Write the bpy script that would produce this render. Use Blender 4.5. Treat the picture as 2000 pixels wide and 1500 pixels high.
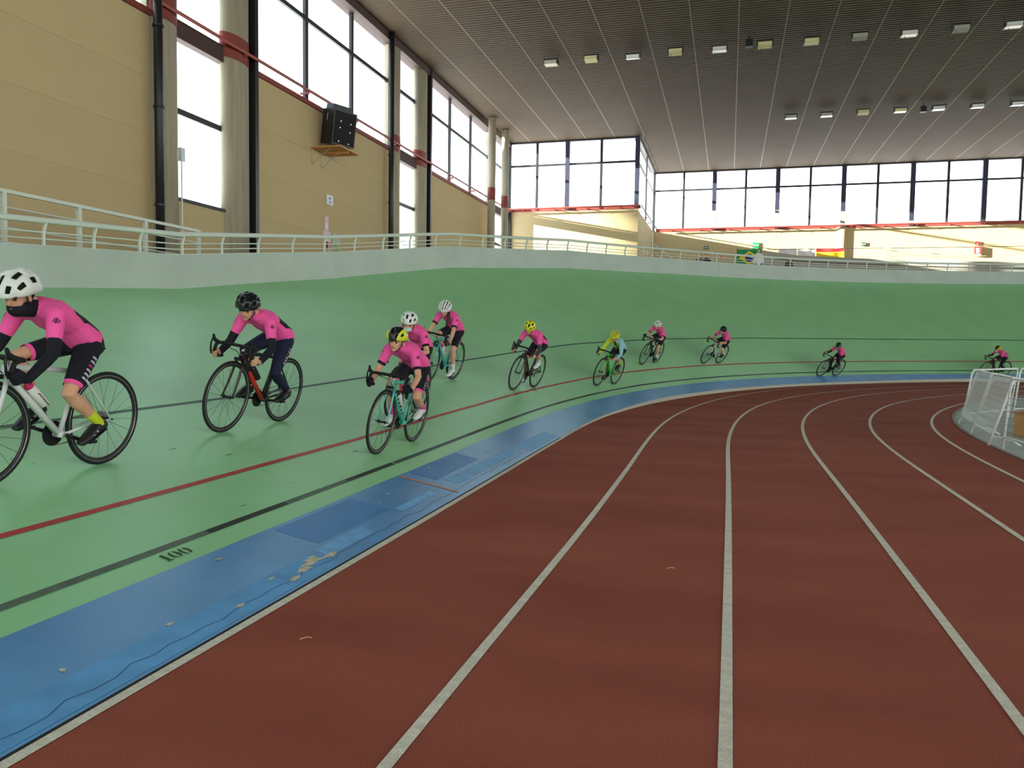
import bpy, bmesh, math, random
import numpy as np
from mathutils import Vector, Matrix
from mathutils.bvhtree import BVHTree

for o in list(bpy.data.objects):
    bpy.data.objects.remove(o, do_unlink=True)
SC = bpy.context.scene
COL = SC.collection
random.seed(7)

# ------------------------------------------------------------------ camera
F_PX, PITCH, ROLL, YAW = 1512.37, 0.0590, -0.0145808, 0.2719435
CAM = np.array([0.0, 0.0, 1.5])

def cam_axes():
    cy, sy, cp, sp, cr, sr = (math.cos(YAW), math.sin(YAW), math.cos(PITCH), math.sin(PITCH),
                              math.cos(ROLL), math.sin(ROLL))
    fwd = np.array([-sy * cp, cy * cp, -sp]); right = np.array([cy, sy, 0.0])
    down = np.cross(fwd, right)
    return np.stack([cr * right + sr * down, -sr * right + cr * down, fwd])
AX = cam_axes()
cam_data = bpy.data.cameras.new('camera')
cam = bpy.data.objects.new('camera', cam_data); COL.objects.link(cam)
cam_data.sensor_fit = 'HORIZONTAL'; cam_data.sensor_width = 36.0
cam_data.lens = F_PX / 2000 * 36.0
cam_data.clip_start = 0.05; cam_data.clip_end = 600
mw = Matrix.Identity(4)
for i in range(3):
    mw[i][0], mw[i][1], mw[i][2], mw[i][3] = AX[0][i], -AX[1][i], -AX[2][i], CAM[i]
cam.matrix_world = mw
SC.camera = cam

# ------------------------------------------------------------------ world, sun, exposure
SKY_STRENGTH = 5.0
SUN_STRENGTH = 44.0
EXPOSURE = 0.82
world = bpy.data.worlds.new('sky'); SC.world = world; world.use_nodes = True
wn = world.node_tree; wn.nodes.clear()
w_out = wn.nodes.new('ShaderNodeOutputWorld'); w_bg = wn.nodes.new('ShaderNodeBackground')
w_geo = wn.nodes.new('ShaderNodeTexCoord'); w_sep = wn.nodes.new('ShaderNodeSeparateXYZ')
w_ramp = wn.nodes.new('ShaderNodeValToRGB')
wn.links.new(w_geo.outputs['Generated'], w_sep.inputs[0])
wn.links.new(w_sep.outputs['Z'], w_ramp.inputs[0])
wn.links.new(w_ramp.outputs[0], w_bg.inputs[0]); wn.links.new(w_bg.outputs[0], w_out.inputs[0])
r = w_ramp.color_ramp
r.elements[0].position = 0.0; r.elements[0].color = (1.0, 0.99, 0.97, 1)
r.elements[1].position = 0.75; r.elements[1].color = (0.21, 0.275, 0.32, 1)
e = r.elements.new(0.20); e.color = (0.66, 0.70, 0.72, 1)
e = r.elements.new(0.34); e.color = (0.38, 0.44, 0.455, 1)
w_bg.inputs[1].default_value = SKY_STRENGTH
sun_d = bpy.data.lights.new('sun', 'SUN'); sun = bpy.data.objects.new('sun', sun_d); COL.objects.link(sun)
SUN_DIR = Vector((5.0, 1.0, -0.95)).normalized()
sun.rotation_euler = SUN_DIR.to_track_quat('-Z', 'Y').to_euler()
sun.location = (-40, -20, 30)
sun_d.energy = SUN_STRENGTH; sun_d.angle = math.radians(0.55); sun_d.color = (1.0, 0.94, 0.82)
SC.view_settings.view_transform = 'Standard'; SC.view_settings.look = 'None'
SC.view_settings.gamma = 1.0; SC.view_settings.use_curve_mapping = False
SC.view_settings.exposure = EXPOSURE

# ------------------------------------------------------------------ helpers
def lin(c):
    c /= 255.0
    return c / 12.92 if c <= 0.04045 else ((c + 0.055) / 1.055) ** 2.4
def rgb(r_, g_, b_): return (lin(r_), lin(g_), lin(b_), 1.0)

MATS = {}
def mat(name, col, rough=0.6, metal=0.0, spec=0.4, var=0.0, scale=6.0, bump=0.0, bscale=60.0, detail=4.0, coords='Object',
        stretch=None):
    """Principled material; var = amount of tone variation by noise, bump = fine relief."""
    if name in MATS: return MATS[name]
    m = bpy.data.materials.new(name); m.use_nodes = True
    nt = m.node_tree; b = nt.nodes['Principled BSDF']
    b.inputs['Base Color'].default_value = col; b.inputs['Roughness'].default_value = rough
    b.inputs['Metallic'].default_value = metal; b.inputs['Specular IOR Level'].default_value = spec
    if var or bump:
        tc = nt.nodes.new('ShaderNodeTexCoord'); src = tc.outputs[coords]
        if stretch:
            mp = nt.nodes.new('ShaderNodeMapping'); mp.inputs['Scale'].default_value = stretch
            nt.links.new(src, mp.inputs[0]); src = mp.outputs[0]
    if var:
        n = nt.nodes.new('ShaderNodeTexNoise'); n.inputs['Scale'].default_value = scale; n.inputs['Detail'].default_value = detail
        nt.links.new(src, n.inputs['Vector'])
        mx = nt.nodes.new('ShaderNodeMix'); mx.data_type = 'RGBA'
        mr = nt.nodes.new('ShaderNodeMapRange'); mr.inputs[1].default_value = 0.3; mr.inputs[2].default_value = 0.7
        nt.links.new(n.outputs[0], mr.inputs[0]); nt.links.new(mr.outputs[0], mx.inputs[0])
        mx.inputs[6].default_value = tuple(max(0, c * (1 - var)) for c in col[:3]) + (1,)
        mx.inputs[7].default_value = tuple(min(1, c * (1 + var)) for c in col[:3]) + (1,)
        nt.links.new(mx.outputs[2], b.inputs['Base Color'])
    if bump:
        n2 = nt.nodes.new('ShaderNodeTexNoise'); n2.inputs['Scale'].default_value = bscale; n2.inputs['Detail'].default_value = 3
        nt.links.new(src, n2.inputs['Vector'])
        bp = nt.nodes.new('ShaderNodeBump'); bp.inputs['Strength'].default_value = bump; bp.inputs['Distance'].default_value = 0.01
        nt.links.new(n2.outputs[0], bp.inputs['Height']); nt.links.new(bp.outputs[0], b.inputs['Normal'])
    MATS[name] = m
    return m

class MB:
    """collects shapes, then builds one mesh object"""
    def __init__(self): self.v = []; self.f = []; self.m = []
    def add(self, vs, fs, mi=0):
        o = len(self.v); self.v += [tuple(float(c) for c in p) for p in vs]
        self.f += [tuple(o + i for i in q) for q in fs]; self.m += [mi] * len(fs); return self
    def box(self, lo, hi, mi=0, M=None):
        x0, y0, z0 = lo; x1, y1, z1 = hi
        vs = [Vector(p) for p in ((x0,y0,z0),(x1,y0,z0),(x1,y1,z0),(x0,y1,z0),(x0,y0,z1),(x1,y0,z1),(x1,y1,z1),(x0,y1,z1))]
        if M is not None: vs = [M @ p for p in vs]
        return self.add(vs, [(0,3,2,1),(4,5,6,7),(0,1,5,4),(1,2,6,5),(2,3,7,6),(3,0,4,7)], mi)
    def loft(self, pts, rads, n=10, ref=None, mi=0, cap=True, closed=False):
        """tube through pts; rads = r or (a,b) per point; a along the side axis, b across it"""
        P = [Vector(p) for p in pts]; k = len(P)
        if not isinstance(rads, (list, tuple)) or (len(rads) == 2 and k != 2 and not isinstance(rads[0], (list, tuple))): rads = [rads] * k
        rads = [q if isinstance(q, (list, tuple)) else (q, q) for q in rads]
        T = []
        for i in range(k):
            a = P[(i - 1) % k] if (closed or i > 0) else P[i]; b = P[(i + 1) % k] if (closed or i < k - 1) else P[i]
            t = (b - a); T.append(t.normalized() if t.length > 1e-9 else Vector((0, 0, 1)))
        up = Vector(ref) if ref else (Vector((0, 0, 1)) if abs(T[0].z) < 0.9 else Vector((1, 0, 0)))
        vs = []; rings = []
        prev = None
        for i in range(k):
            t = T[i]
            s = up if (ref or prev is None) else prev
            s = s - t * s.dot(t)
            if s.length < 1e-6: s = Vector((1, 0, 0)) - t * t.x
            s.normalize(); prev = s
            q = t.cross(s)
            rings.append(len(vs))
            for j in range(n):
                an = 2 * math.pi * j / n
                vs.append(P[i] + s * (math.cos(an) * rads[i][0]) + q * (math.sin(an) * rads[i][1]))
        fs = []
        for i in range(k if closed else k - 1):
            a = rings[i]; b = rings[(i + 1) % k]
            for j in range(n):
                j2 = (j + 1) % n; fs.append((a + j, a + j2, b + j2, b + j))
        if cap and not closed:
            fs.append(tuple(rings[0] + j for j in reversed(range(n)))); fs.append(tuple(rings[-1] + j for j in range(n)))
        return self.add(vs, fs, mi)
    def cap_loft(self, pts, rads, n=12, ref=None):
        """loft with rounded ends, for organic shapes"""
        P = [Vector(p) for p in pts]; R = [q if isinstance(q, (list, tuple)) else (q, q) for q in rads]
        d0 = (P[0] - P[1]).normalized(); d1 = (P[-1] - P[-2]).normalized()
        m0 = min(R[0]); m1 = min(R[-1])
        A = [P[0] + d0 * m0 * 0.95, P[0] + d0 * m0 * 0.6]; RA = [(R[0][0]*.3, R[0][1]*.3), (R[0][0]*.8, R[0][1]*.8)]
        B = [P[-1] + d1 * m1 * 0.6, P[-1] + d1 * m1 * 0.95]; RB = [(R[-1][0]*.8, R[-1][1]*.8), (R[-1][0]*.3, R[-1][1]*.3)]
        return self.loft(A + P + B, RA + R + RB, n, ref)
    def ell(self, c, r, M=None, nu=12, nv=8, mi=0):
        vs = []; fs = []; c = Vector(c)
        for i in range(nv + 1):
            ph = math.pi * i / nv
            for j in range(nu):
                th = 2 * math.pi * j / nu
                p = Vector((r[0]*math.sin(ph)*math.cos(th), r[1]*math.sin(ph)*math.sin(th), r[2]*math.cos(ph)))
                vs.append((M @ p if M is not None else p) + c)
        for i in range(nv):
            for j in range(nu):
                j2 = (j + 1) % nu
                if i == 0: fs.append((j, (i+1)*nu+j, (i+1)*nu+j2))
                elif i == nv - 1: fs.append((i*nu+j, (i+1)*nu+j, i*nu+j2))
                else: fs.append((i*nu+j, (i+1)*nu+j, (i+1)*nu+j2, i*nu+j2))
        return self.add(vs, fs, mi)
    def grid(self, rows, mi=0, flip=False):
        h = len(rows); w = len(rows[0]); fs = []
        for i in range(h - 1):
            for j in range(w - 1):
                q = (i*w+j, i*w+j+1, (i+1)*w+j+1, (i+1)*w+j); fs.append(q[::-1] if flip else q)
        return self.add([p for r_ in rows for p in r_], fs, mi)
    def mesh(self, name, mats, smooth=False):
        me = bpy.data.meshes.new(name); me.from_pydata(self.v, [], self.f)
        for m in (mats if isinstance(mats, (list, tuple)) else [mats]): me.materials.append(m)
        if any(self.m): me.polygons.foreach_set('material_index', self.m)
        if smooth: me.polygons.foreach_set('use_smooth', [True] * len(self.f))
        me.update(); return me
    def build(self, name, mats, parent=None, smooth=False):
        return link(name, self.mesh(name, mats, smooth), parent)

def link(name, me, parent=None):
    o = bpy.data.objects.new(name, me); COL.objects.link(o)
    if parent is not None: o.parent = parent
    return o
def tag(o, label=None, cat=None, group=None, kind=None):
    if label: o['label'] = label
    if cat: o['category'] = cat
    if group: o['group'] = group
    if kind: o['kind'] = kind
    return o
def empty(name, M=None, loc=None):
    o = bpy.data.objects.new(name, None); COL.objects.link(o); o.empty_display_size = 0.1
    if M is not None: o.matrix_world = M
    if loc is not None: o.location = loc
    return o
def structure(name, label=None):
    o = empty(name); o['kind'] = 'structure'
    if label: o['label'] = label
    return o
def piece(name, lo, hi, m, parent): return MB().box(lo, hi).build(name, m, parent)

_unit = {}
def unit_box(m):
    if m.name not in _unit: _unit[m.name] = MB().box((-.5,-.5,-.5), (.5,.5,.5)).mesh('block', m)
    return _unit[m.name]
def ubox(name, lo, hi, m, parent):
    """a box piece that shares one unit mesh per material"""
    o = link(name, unit_box(m), parent)
    o.location = [(a + b) / 2 for a, b in zip(lo, hi)]; o.scale = [max(abs(b - a), 1e-4) for a, b in zip(lo, hi)]
    return o

def remeshed(mb, name, mats, voxel, smooth=4, factor=0.5):
    """fuse overlapping closed shapes into one continuous skin"""
    ob = link('tmp', mb.mesh('tmp', []))
    md = ob.modifiers.new('r', 'REMESH'); md.mode = 'VOXEL'; md.voxel_size = voxel
    if smooth:
        ms = ob.modifiers.new('s', 'SMOOTH'); ms.factor = factor; ms.iterations = smooth
    dg = bpy.context.evaluated_depsgraph_get()
    me = bpy.data.meshes.new_from_object(ob.evaluated_get(dg)); me.name = name
    old = ob.data; bpy.data.objects.remove(ob); bpy.data.meshes.remove(old)
    me.materials.clear()
    for m in (mats if isinstance(mats, (list, tuple)) else [mats]): me.materials.append(m)
    me.polygons.foreach_set('use_smooth', [True] * len(me.polygons)); me.polygons.foreach_set('material_index', [0] * len(me.polygons))
    me.update()
    return me

def ray(u, v): return AX.T @ np.array([(u - 1000) / F_PX, (v - 750) / F_PX, 1.0])
def on_y(u, v, y): d = ray(u, v); return Vector(CAM + d * y / d[1])
def on_x(u, v, x): d = ray(u, v); return Vector(CAM + d * x / d[0])

# ------------------------------------------------------------------ the track's plan and section
KN = np.array([-6, 6, 9, 12, 15, 18, 22, 27, 33, 42, 120.0])
KV = np.array([.001229, -.001491, -.002735, .02012, .03279, .033326, .035941, .035193, .038504, .039932, .039964])
S_ = np.linspace(-46, 84, 2601)
_k = np.where(S_ < -6, 0, np.interp(S_, KN, KV)); _ds = np.diff(S_)
TH = np.concatenate([[0], np.cumsum((_k[1:] + _k[:-1]) / 2 * _ds)])
_dx, _dy = np.sin(TH), np.cos(TH)
BX = -2.4303 + np.concatenate([[0], np.cumsum((_dx[1:] + _dx[:-1]) / 2 * _ds)])
BY = -46 + np.concatenate([[0], np.cumsum((_dy[1:] + _dy[:-1]) / 2 * _ds)])
AN = np.array([-6, 4, 8, 12, 16, 20, 25, 30, 38, 50, 75.0])
AV = np.array([.244307, .264566, .279781, .314715, .39414, .494634, .567462, .601252, .628262, .666247, .704232])
E_BLUE, E_BLACK, E_RED, E_STAY, E_TOP, WALL_H, KB = .70314, .91157, 1.54069, 3.08344, 7.69875, .6199, .696

def plan(s, d):
    """ground point: station s, offset d to the inside (right)"""
    x = np.interp(s, S_, BX); y = np.interp(s, S_, BY); t = np.interp(s, S_, TH)
    return Vector((x + math.cos(t) * d, y - math.sin(t) * d, 0))
def bank(s, e, lift=0.0):
    x = np.interp(s, S_, BX); y = np.interp(s, S_, BY); t = np.interp(s, S_, TH); a = np.interp(s, AN, AV)
    eb = min(e, E_BLUE); er = e - eb
    w = eb * math.cos(a * KB) + er * math.cos(a); z = eb * math.sin(a * KB) + er * math.sin(a)
    an = a * KB if e < E_BLUE else a
    w -= lift * math.sin(an); z += lift * math.cos(an)
    return Vector((x - math.cos(t) * w, y + math.sin(t) * w, z))
def outward(s): t = np.interp(s, S_, TH); return Vector((-math.cos(t), math.sin(t), 0))
def along(s): t = np.interp(s, S_, TH); return Vector((math.sin(t), math.cos(t), 0))
STATIONS = [-45 + 1.5 * i for i in range(28)] + [-3 + .5 * i for i in range(111)] + [53 + 1.5 * i for i in range(20)]
def strip(s_list, fa, fb): return [[fa(s), fb(s)] for s in s_list]

# materials of the setting
m_green = mat('green_track_paint', rgb(142, 206, 144), rough=.42, spec=.85, var=.055, scale=.9, bump=.03, bscale=25, detail=6)
m_blue = mat('blue_band_paint', rgb(78, 144, 194), rough=.36, spec=.6, var=.12, scale=1.6, bump=.05, bscale=18, detail=7)
m_bluelight = mat('pale_blue_repaint', rgb(108, 172, 220), rough=.5, var=.15, scale=9, detail=6)
m_bluedark = mat('dark_blue_repaint', rgb(66, 130, 188), rough=.45, var=.1, scale=3, detail=6)
m_bluestrip = mat('worn_blue_strip', rgb(88, 156, 208), rough=.5, var=.14, scale=5, detail=8)
m_chip = mat('bare_concrete_chip', rgb(196, 192, 164), rough=.9, var=.25, scale=20)
m_black_line = mat('black_line_paint', rgb(38, 48, 38), rough=.55, var=.2, scale=4)
m_black_faded = mat('faded_black_line_paint', rgb(88, 106, 88), rough=.6, var=.2, scale=8)
m_red_line = mat('red_line_paint', rgb(176, 52, 52), rough=.5, var=.12, scale=6)
m_stay_line = mat('dark_stayer_line_paint', rgb(52, 80, 72), rough=.5, var=.15, scale=3)
m_orange = mat('orange_line_paint', rgb(214, 128, 84), rough=.6, var=.25, scale=20)
m_crack = mat('dark_joint', rgb(40, 34, 30), rough=.95)
m_parapet = mat('pale_parapet_paint', rgb(176, 190, 180), rough=.6, var=.06, scale=1.2, bump=.05, bscale=6, detail=8)
m_rail = mat('white_rail_paint', rgb(206, 216, 203), rough=.4, spec=.4)
def grain_material(name, c0, c1, speck, fine=220.0, big=.8):
    """granular rubber surface: broad tone drift plus fine speckle"""
    m = bpy.data.materials.new(name); m.use_nodes = True; nt = m.node_tree; b = nt.nodes['Principled BSDF']
    b.inputs['Roughness'].default_value = .93; b.inputs['Specular IOR Level'].default_value = .12
    tc = nt.nodes.new('ShaderNodeTexCoord'); n1 = nt.nodes.new('ShaderNodeTexNoise'); n2 = nt.nodes.new('ShaderNodeTexNoise')
    mp = nt.nodes.new('ShaderNodeMapping'); mp.inputs['Scale'].default_value = (.5, 1.6, 1); nt.links.new(tc.outputs['Object'], mp.inputs[0])
    n1.inputs['Scale'].default_value = big; n1.inputs['Detail'].default_value = 7; n2.inputs['Scale'].default_value = fine; n2.inputs['Detail'].default_value = 2
    nt.links.new(mp.outputs[0], n1.inputs['Vector']); nt.links.new(tc.outputs['Object'], n2.inputs['Vector'])
    r1 = nt.nodes.new('ShaderNodeMapRange'); r1.inputs[1].default_value = .3; r1.inputs[2].default_value = .7; nt.links.new(n1.outputs[0], r1.inputs[0])
    m1 = nt.nodes.new('ShaderNodeMix'); m1.data_type = 'RGBA'; m1.inputs[6].default_value = c0; m1.inputs[7].default_value = c1; nt.links.new(r1.outputs[0], m1.inputs[0])
    r2 = nt.nodes.new('ShaderNodeMapRange'); r2.inputs[1].default_value = .35; r2.inputs[2].default_value = .65; r2.inputs[3].default_value = 1 - speck; r2.inputs[4].default_value = 1 + speck; nt.links.new(n2.outputs[0], r2.inputs[0])
    m2 = nt.nodes.new('ShaderNodeVectorMath'); m2.operation = 'SCALE'; nt.links.new(m1.outputs[2], m2.inputs[0]); nt.links.new(r2.outputs[0], m2.inputs['Scale']); nt.links.new(m2.outputs[0], b.inputs['Base Color'])
    bp = nt.nodes.new('ShaderNodeBump'); bp.inputs['Strength'].default_value = .6; bp.inputs['Distance'].default_value = .004; nt.links.new(n2.outputs[0], bp.inputs['Height']); nt.links.new(bp.outputs[0], b.inputs['Normal'])
    return m
m_red = grain_material('red_running_surface', rgb(149, 77, 60), rgb(168, 91, 72), .34)
m_lane = grain_material('worn_white_lane_paint', rgb(216, 206, 184), rgb(238, 230, 210), .25, 240.0, 12.0)
m_grey = mat('grey_infield_concrete', rgb(176, 182, 176), rough=.8, var=.08, scale=1.2, bump=.05, bscale=30)
m_base = mat('concrete_base', rgb(120, 118, 112), rough=.9)
m_tan = mat('tan_wall_paint', rgb(190, 171, 129), rough=.8, spec=.2, var=.06, scale=.5, bump=.03, bscale=12, detail=6)
m_conc = mat('grey_concrete_column', rgb(158, 150, 128), rough=.85, var=.16, scale=2.2, bump=.2, bscale=8, stretch=(3, 3, .25), detail=8)
m_redband = mat('dark_red_band_paint', rgb(124, 52, 42), rough=.6, var=.1, scale=3)
m_redsteel = mat('red_steel_paint', rgb(150, 66, 60), rough=.45)
m_frame = mat('dark_window_frame', rgb(40, 38, 44), rough=.5)
m_frameblue = mat('dark_blue_column_paint', rgb(44, 46, 66), rough=.55)
m_beam = mat('dark_brown_beam', rgb(66, 46, 40), rough=.7)
m_pipe = mat('black_drain_pipe', rgb(26, 26, 28), rough=.4)
m_seam = mat('light_ceiling_seam', rgb(112, 98, 80), rough=.6, var=.35, scale=.8)

def ceiling_material():
    m = bpy.data.materials.new('brown_ceiling_slats'); m.use_nodes = True; nt = m.node_tree; b = nt.nodes['Principled BSDF']
    b.inputs['Roughness'].default_value = .7; b.inputs['Specular IOR Level'].default_value = .08
    tc = nt.nodes.new('ShaderNodeTexCoord'); w = nt.nodes.new('ShaderNodeTexWave'); w.bands_direction = 'Y'
    w.inputs['Scale'].default_value = 1.55; w.inputs['Distortion'].default_value = 0.0
    n = nt.nodes.new('ShaderNodeTexNoise'); n.inputs['Scale'].default_value = .6; n.inputs['Detail'].default_value = 5
    mx = nt.nodes.new('ShaderNodeMix'); mx.data_type = 'RGBA'
    mx.inputs[6].default_value = rgb(66, 54, 41); mx.inputs[7].default_value = rgb(83, 69, 53)
    ad = nt.nodes.new('ShaderNodeMath'); ad.operation = 'MULTIPLY_ADD'; ad.inputs[1].default_value = .5
    nt.links.new(tc.outputs['Object'], w.inputs[0]); nt.links.new(tc.outputs['Object'], n.inputs[0])
    nt.links.new(w.outputs[1], ad.inputs[0]); 
    m2 = nt.nodes.new('ShaderNodeMath'); m2.operation = 'MULTIPLY'; m2.inputs[1].default_value = .6
    nt.links.new(n.outputs[0], m2.inputs[0]); nt.links.new(m2.outputs[0], ad.inputs[2])
    nt.links.new(ad.outputs[0], mx.inputs[0]); nt.links.new(mx.outputs[2], b.inputs['Base Color'])
    bp = nt.nodes.new('ShaderNodeBump'); bp.inputs['Strength'].default_value = .5; bp.inputs['Distance'].default_value = .03
    nt.links.new(w.outputs[1], bp.inputs['Height']); nt.links.new(bp.outputs[0], b.inputs['Normal'])
    return m
m_ceiling = ceiling_material()

def glass_material():
    m = bpy.data.materials.new('window_glass'); m.use_nodes = True; nt = m.node_tree; nt.nodes.clear()
    o = nt.nodes.new('ShaderNodeOutputMaterial'); t = nt.nodes.new('ShaderNodeBsdfTransparent'); g = nt.nodes.new('ShaderNodeBsdfGlossy')
    t.inputs[0].default_value = (.94, .97, .98, 1); g.inputs['Roughness'].default_value = .02
    mx = nt.nodes.new('ShaderNodeMixShader'); mx.inputs[0].default_value = .06
    nt.links.new(t.outputs[0], mx.inputs[1]); nt.links.new(g.outputs[0], mx.inputs[2]); nt.links.new(mx.outputs[0], o.inputs[0])
    return m
m_glass = glass_material()

# ------------------------------------------------------------------ floors and bank
# ground slab
fl = MB().box((-14, -82, -.30), (58, 58, -.02)).build('floor', m_base); tag(fl, 'grey concrete slab under the whole hall', kind='structure')
def ribbon(name, d0, d1, z, m, parent=None, stations=STATIONS, kind=None, n=1):
    mb = MB()
    mb.grid([[plan(s, (d0(s) if callable(d0) else d0) + ((d1(s) if callable(d1) else d1) - (d0(s) if callable(d0) else d0)) * i / n) + Vector((0, 0, z)) for i in range(n + 1)] for s in stations], flip=True)
    return mb.build(name, m, parent)
INF = 6.22
track = structure('floor_running_track', 'red granular running track curving inside the banked cycling track')
ribbon('running_surface', 0.0, INF, 0.0, m_red, track, n=6)
LANES = [([2.4, 4, 6.6, 11, 14.5, 19, 26, 33], [1.28, 1.33, 1.33, 1.32, 1.23, 1.03, .55, .4]),
         ([4.3, 7, 12.2, 16.3, 21, 26, 33.6], [2.44, 2.45, 2.47, 2.42, 2.17, 2.02, 1.97]),
         ([4.7, 12, 15.4, 20.3, 27, 33], [3.57, 3.59, 3.6, 3.47, 3.16, 3.2]),
         ([8.9, 11.7, 15.5, 18.6, 24.2, 29.7], [4.65, 4.69, 4.71, 4.75, 4.7, 4.8]),
         ([9.5, 11.8, 15.2, 18.3, 22, 24.2, 30], [5.59, 5.66, 5.73, 5.82, 5.95, 5.98, 6.0])]
def smooth_interp(xs, ys):
    xs = np.array(xs); ys = np.array(ys)
    def f(s):
        return float(np.mean(np.interp(s + np.linspace(-2.5, 2.5, 11), xs, ys)))
    return f
for xs, ys in LANES:
    f_ = smooth_interp(xs, ys)
    ribbon('lane_line', (lambda s, f_=f_: f_(s) - .026), (lambda s, f_=f_: f_(s) + .026), .003, m_lane, track)
ribbon('border_line', .012, .068, .003, m_lane, track, [s for s in STATIONS if s <= 11.6])
ribbon('joint_line', -.016, .012, .002, m_crack, track, [s for s in STATIONS if s <= 11.6])
inf = structure('floor_infield', 'grey concrete infield inside the running track')
ribbon('infield_surface', INF, 22.0, .004, m_grey, inf, n=6)
ribbon('edge_strip', INF - .03, INF + .03, .006, mat('dirty_edge', rgb(150, 146, 130), rough=.9, var=.3, scale=8), inf)

bk = structure('track_bank', 'banked green cycling track with blue lower band and painted lines')
MB().grid([[bank(s, E_BLUE + (E_TOP - E_BLUE) * i / 8) for i in range(9)] for s in STATIONS]).build('green_surface', m_green, bk, smooth=True)
def e_in(s): return float(np.interp(s, [11.5, 16, 20, 34, 37, 42], [0, .09, .18, .18, .23, .32]))
MB().grid([[bank(s, e_in(s) + (E_BLUE - e_in(s)) * i / 3) for i in range(4)] for s in STATIONS]).build('blue_band', m_blue, bk, smooth=True)
ST2 = [s for s in STATIONS if s >= 11.5]
MB().grid([[bank(s, e_in(s) * i / 2) for i in range(3)] for s in ST2]).build('red_apron', m_red, bk, smooth=True)
def edge(s, e): return bank(s, e, .003) if e >= 0 else plan(s, -e) + Vector((0, 0, .003))
MB().grid([[edge(s, e_in(s) - .062), edge(s, min(0, e_in(s) - .062) * .5), edge(s, max(e_in(s) - .006, -.012))] for s in ST2]).build('border_line', m_lane, bk)
def line(name, e0, e1, m, s0=None, s1=None, lift=.003, step=.5):
    st = [s for s in STATIONS] if s0 is None else list(np.linspace(s0, s1, max(2, int((s1 - s0) / step) + 1)))
    return MB().grid([[bank(s, e0, lift), bank(s, e1, lift)] for s in st]).build(name, m, bk)
line('red_line', E_RED - .027, E_RED + .027, m_red_line)
line('stayer_line', E_STAY - .024, E_STAY + .024, m_stay_line)
# the black measuring line is painted in alternating dark and faded lengths
sb = [-45, -8, 4.35, 5.3, 6.3, 7.31]
cols_ = [m_black_line, m_black_faded, m_black_line, m_black_faded, m_black_line]
for i in range(5): line('black_line', E_BLACK - .026, E_BLACK + .026, cols_[i], sb[i], sb[i + 1])
s_ = 7.34; i = 1
while s_ < 83:
    line('black_line', E_BLACK - .026, E_BLACK + .026, m_stay_line if i % 2 else m_black_line, s_, min(s_ + 2.4, 83.4)); s_ += 2.4; i += 1
line('orange_mark', .06, E_BLUE - .01, m_orange, 6.955, 6.995)
# repainted patches and worn chips on the blue band
for s0, s1, e0, e1, m in ((4.75, 5.9, .30, .66, m_bluedark), (5.95, 6.75, .19, .27, m_bluelight), (7.3, 9.7, .16, .33, m_bluelight),
                          (4.6, 5.3, .13, .26, m_bluelight), (7.2, 8.6, .38, .68, m_bluedark), (9.9, 11.6, .05, .3, m_bluelight), (-6.0, 4.55, .03, .24, m_bluestrip)):
    line('repaint_patch', e0, e1, m, s0, s1, lift=.0015)
for s0, e0, ls, le in ((4.28, .13, .10, .035), (4.45, .17, .16, .05), (4.62, .14, .09, .03), (4.12, .10, .08, .025), (4.02, .2, .05, .012), (6.3, .5, .03, .02), (6.0, .42, .02, .015),
                       (4.05, .60, .05, .012), (3.2, .25, .03, .015), (7.6, .62, .04, .02), (8.3, .2, .06, .02), (2.6, .3, .02, .02), (3.6, .12, .05, .02), (9.1, .45, .04, .02)):
    mb = MB(); n = 15; rr = random.Random(s0)
    mb.add([bank(s0 + ls * math.cos(2*math.pi*j/n) * rr.uniform(.35, 1.1), e0 + le * math.sin(2*math.pi*j/n) * rr.uniform(.35, 1.1), .0035) for j in range(n)], [tuple(range(n))])
    mb.build('paint_chip', m_chip, bk)
# hairline crack along the blue band's inner side
mb = MB(); rr = random.Random(3)
pts = [(1.6 + .12 * i, .10 + rr.uniform(-.022, .022)) for i in range(70)]
mb.grid([[bank(s, e, .003), bank(s, e + .0028, .003)] for s, e in pts]).build('crack', m_crack, bk)
# stencilled distance figures 1 0 0
def se_poly(mb, pts): mb.add([bank(s, e, .004) for s, e in pts], [tuple(range(len(pts)))])
mb = MB(); e_lo, e_hi = .768, .852
se_poly(mb, [(3.822, e_lo + .012), (3.846, e_lo + .012), (3.846, e_hi), (3.822, e_hi)])
se_poly(mb, [(3.808, e_lo), (3.860, e_lo), (3.860, e_lo + .010), (3.808, e_lo + .010)])
se_poly(mb, [(3.806, e_hi - .022), (3.824, e_hi), (3.824, e_hi - .012)])
for c in (3.915, 4.005):
    for sg in (-1, 1):
        o_ = []; i_ = []
        for j in range(11):
            a = math.radians(-78 + 156 * j / 10)
            o_.append((c + sg * (.006 + .032 * math.cos(a)), (e_lo + e_hi) / 2 + .043 * math.sin(a)))
            i_.append((c + sg * (.006 + .011 * math.cos(a)), (e_lo + e_hi) / 2 + .034 * math.sin(a)))
        for j in range(10): se_poly(mb, [o_[j], o_[j + 1], i_[j + 1], i_[j]])
tag(mb.build('distance_figure', mat('stencil_paint', rgb(52, 74, 46), rough=.6), bk), 'stencilled figures 100')
# scuffs on the green paint
m_scuff = mat('green_scuff', rgb(96, 140, 100), rough=.6, var=.2, scale=30)
rr = random.Random(11)
for k in range(26):
    s0 = rr.uniform(3.4, 13); e0 = rr.uniform(1.0, 5.5); L = rr.uniform(.03, .12); w = rr.uniform(.003, .009)
    mb = MB(); mb.add([bank(s0, e0, .003), bank(s0 + L, e0 + rr.uniform(-.02, .02), .003), bank(s0 + L * .9, e0 + w, .003), bank(s0 + .01, e0 + w, .003)], [(0, 1, 2, 3)])
    mb.build('scuff_mark', m_scuff, bk)

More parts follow.
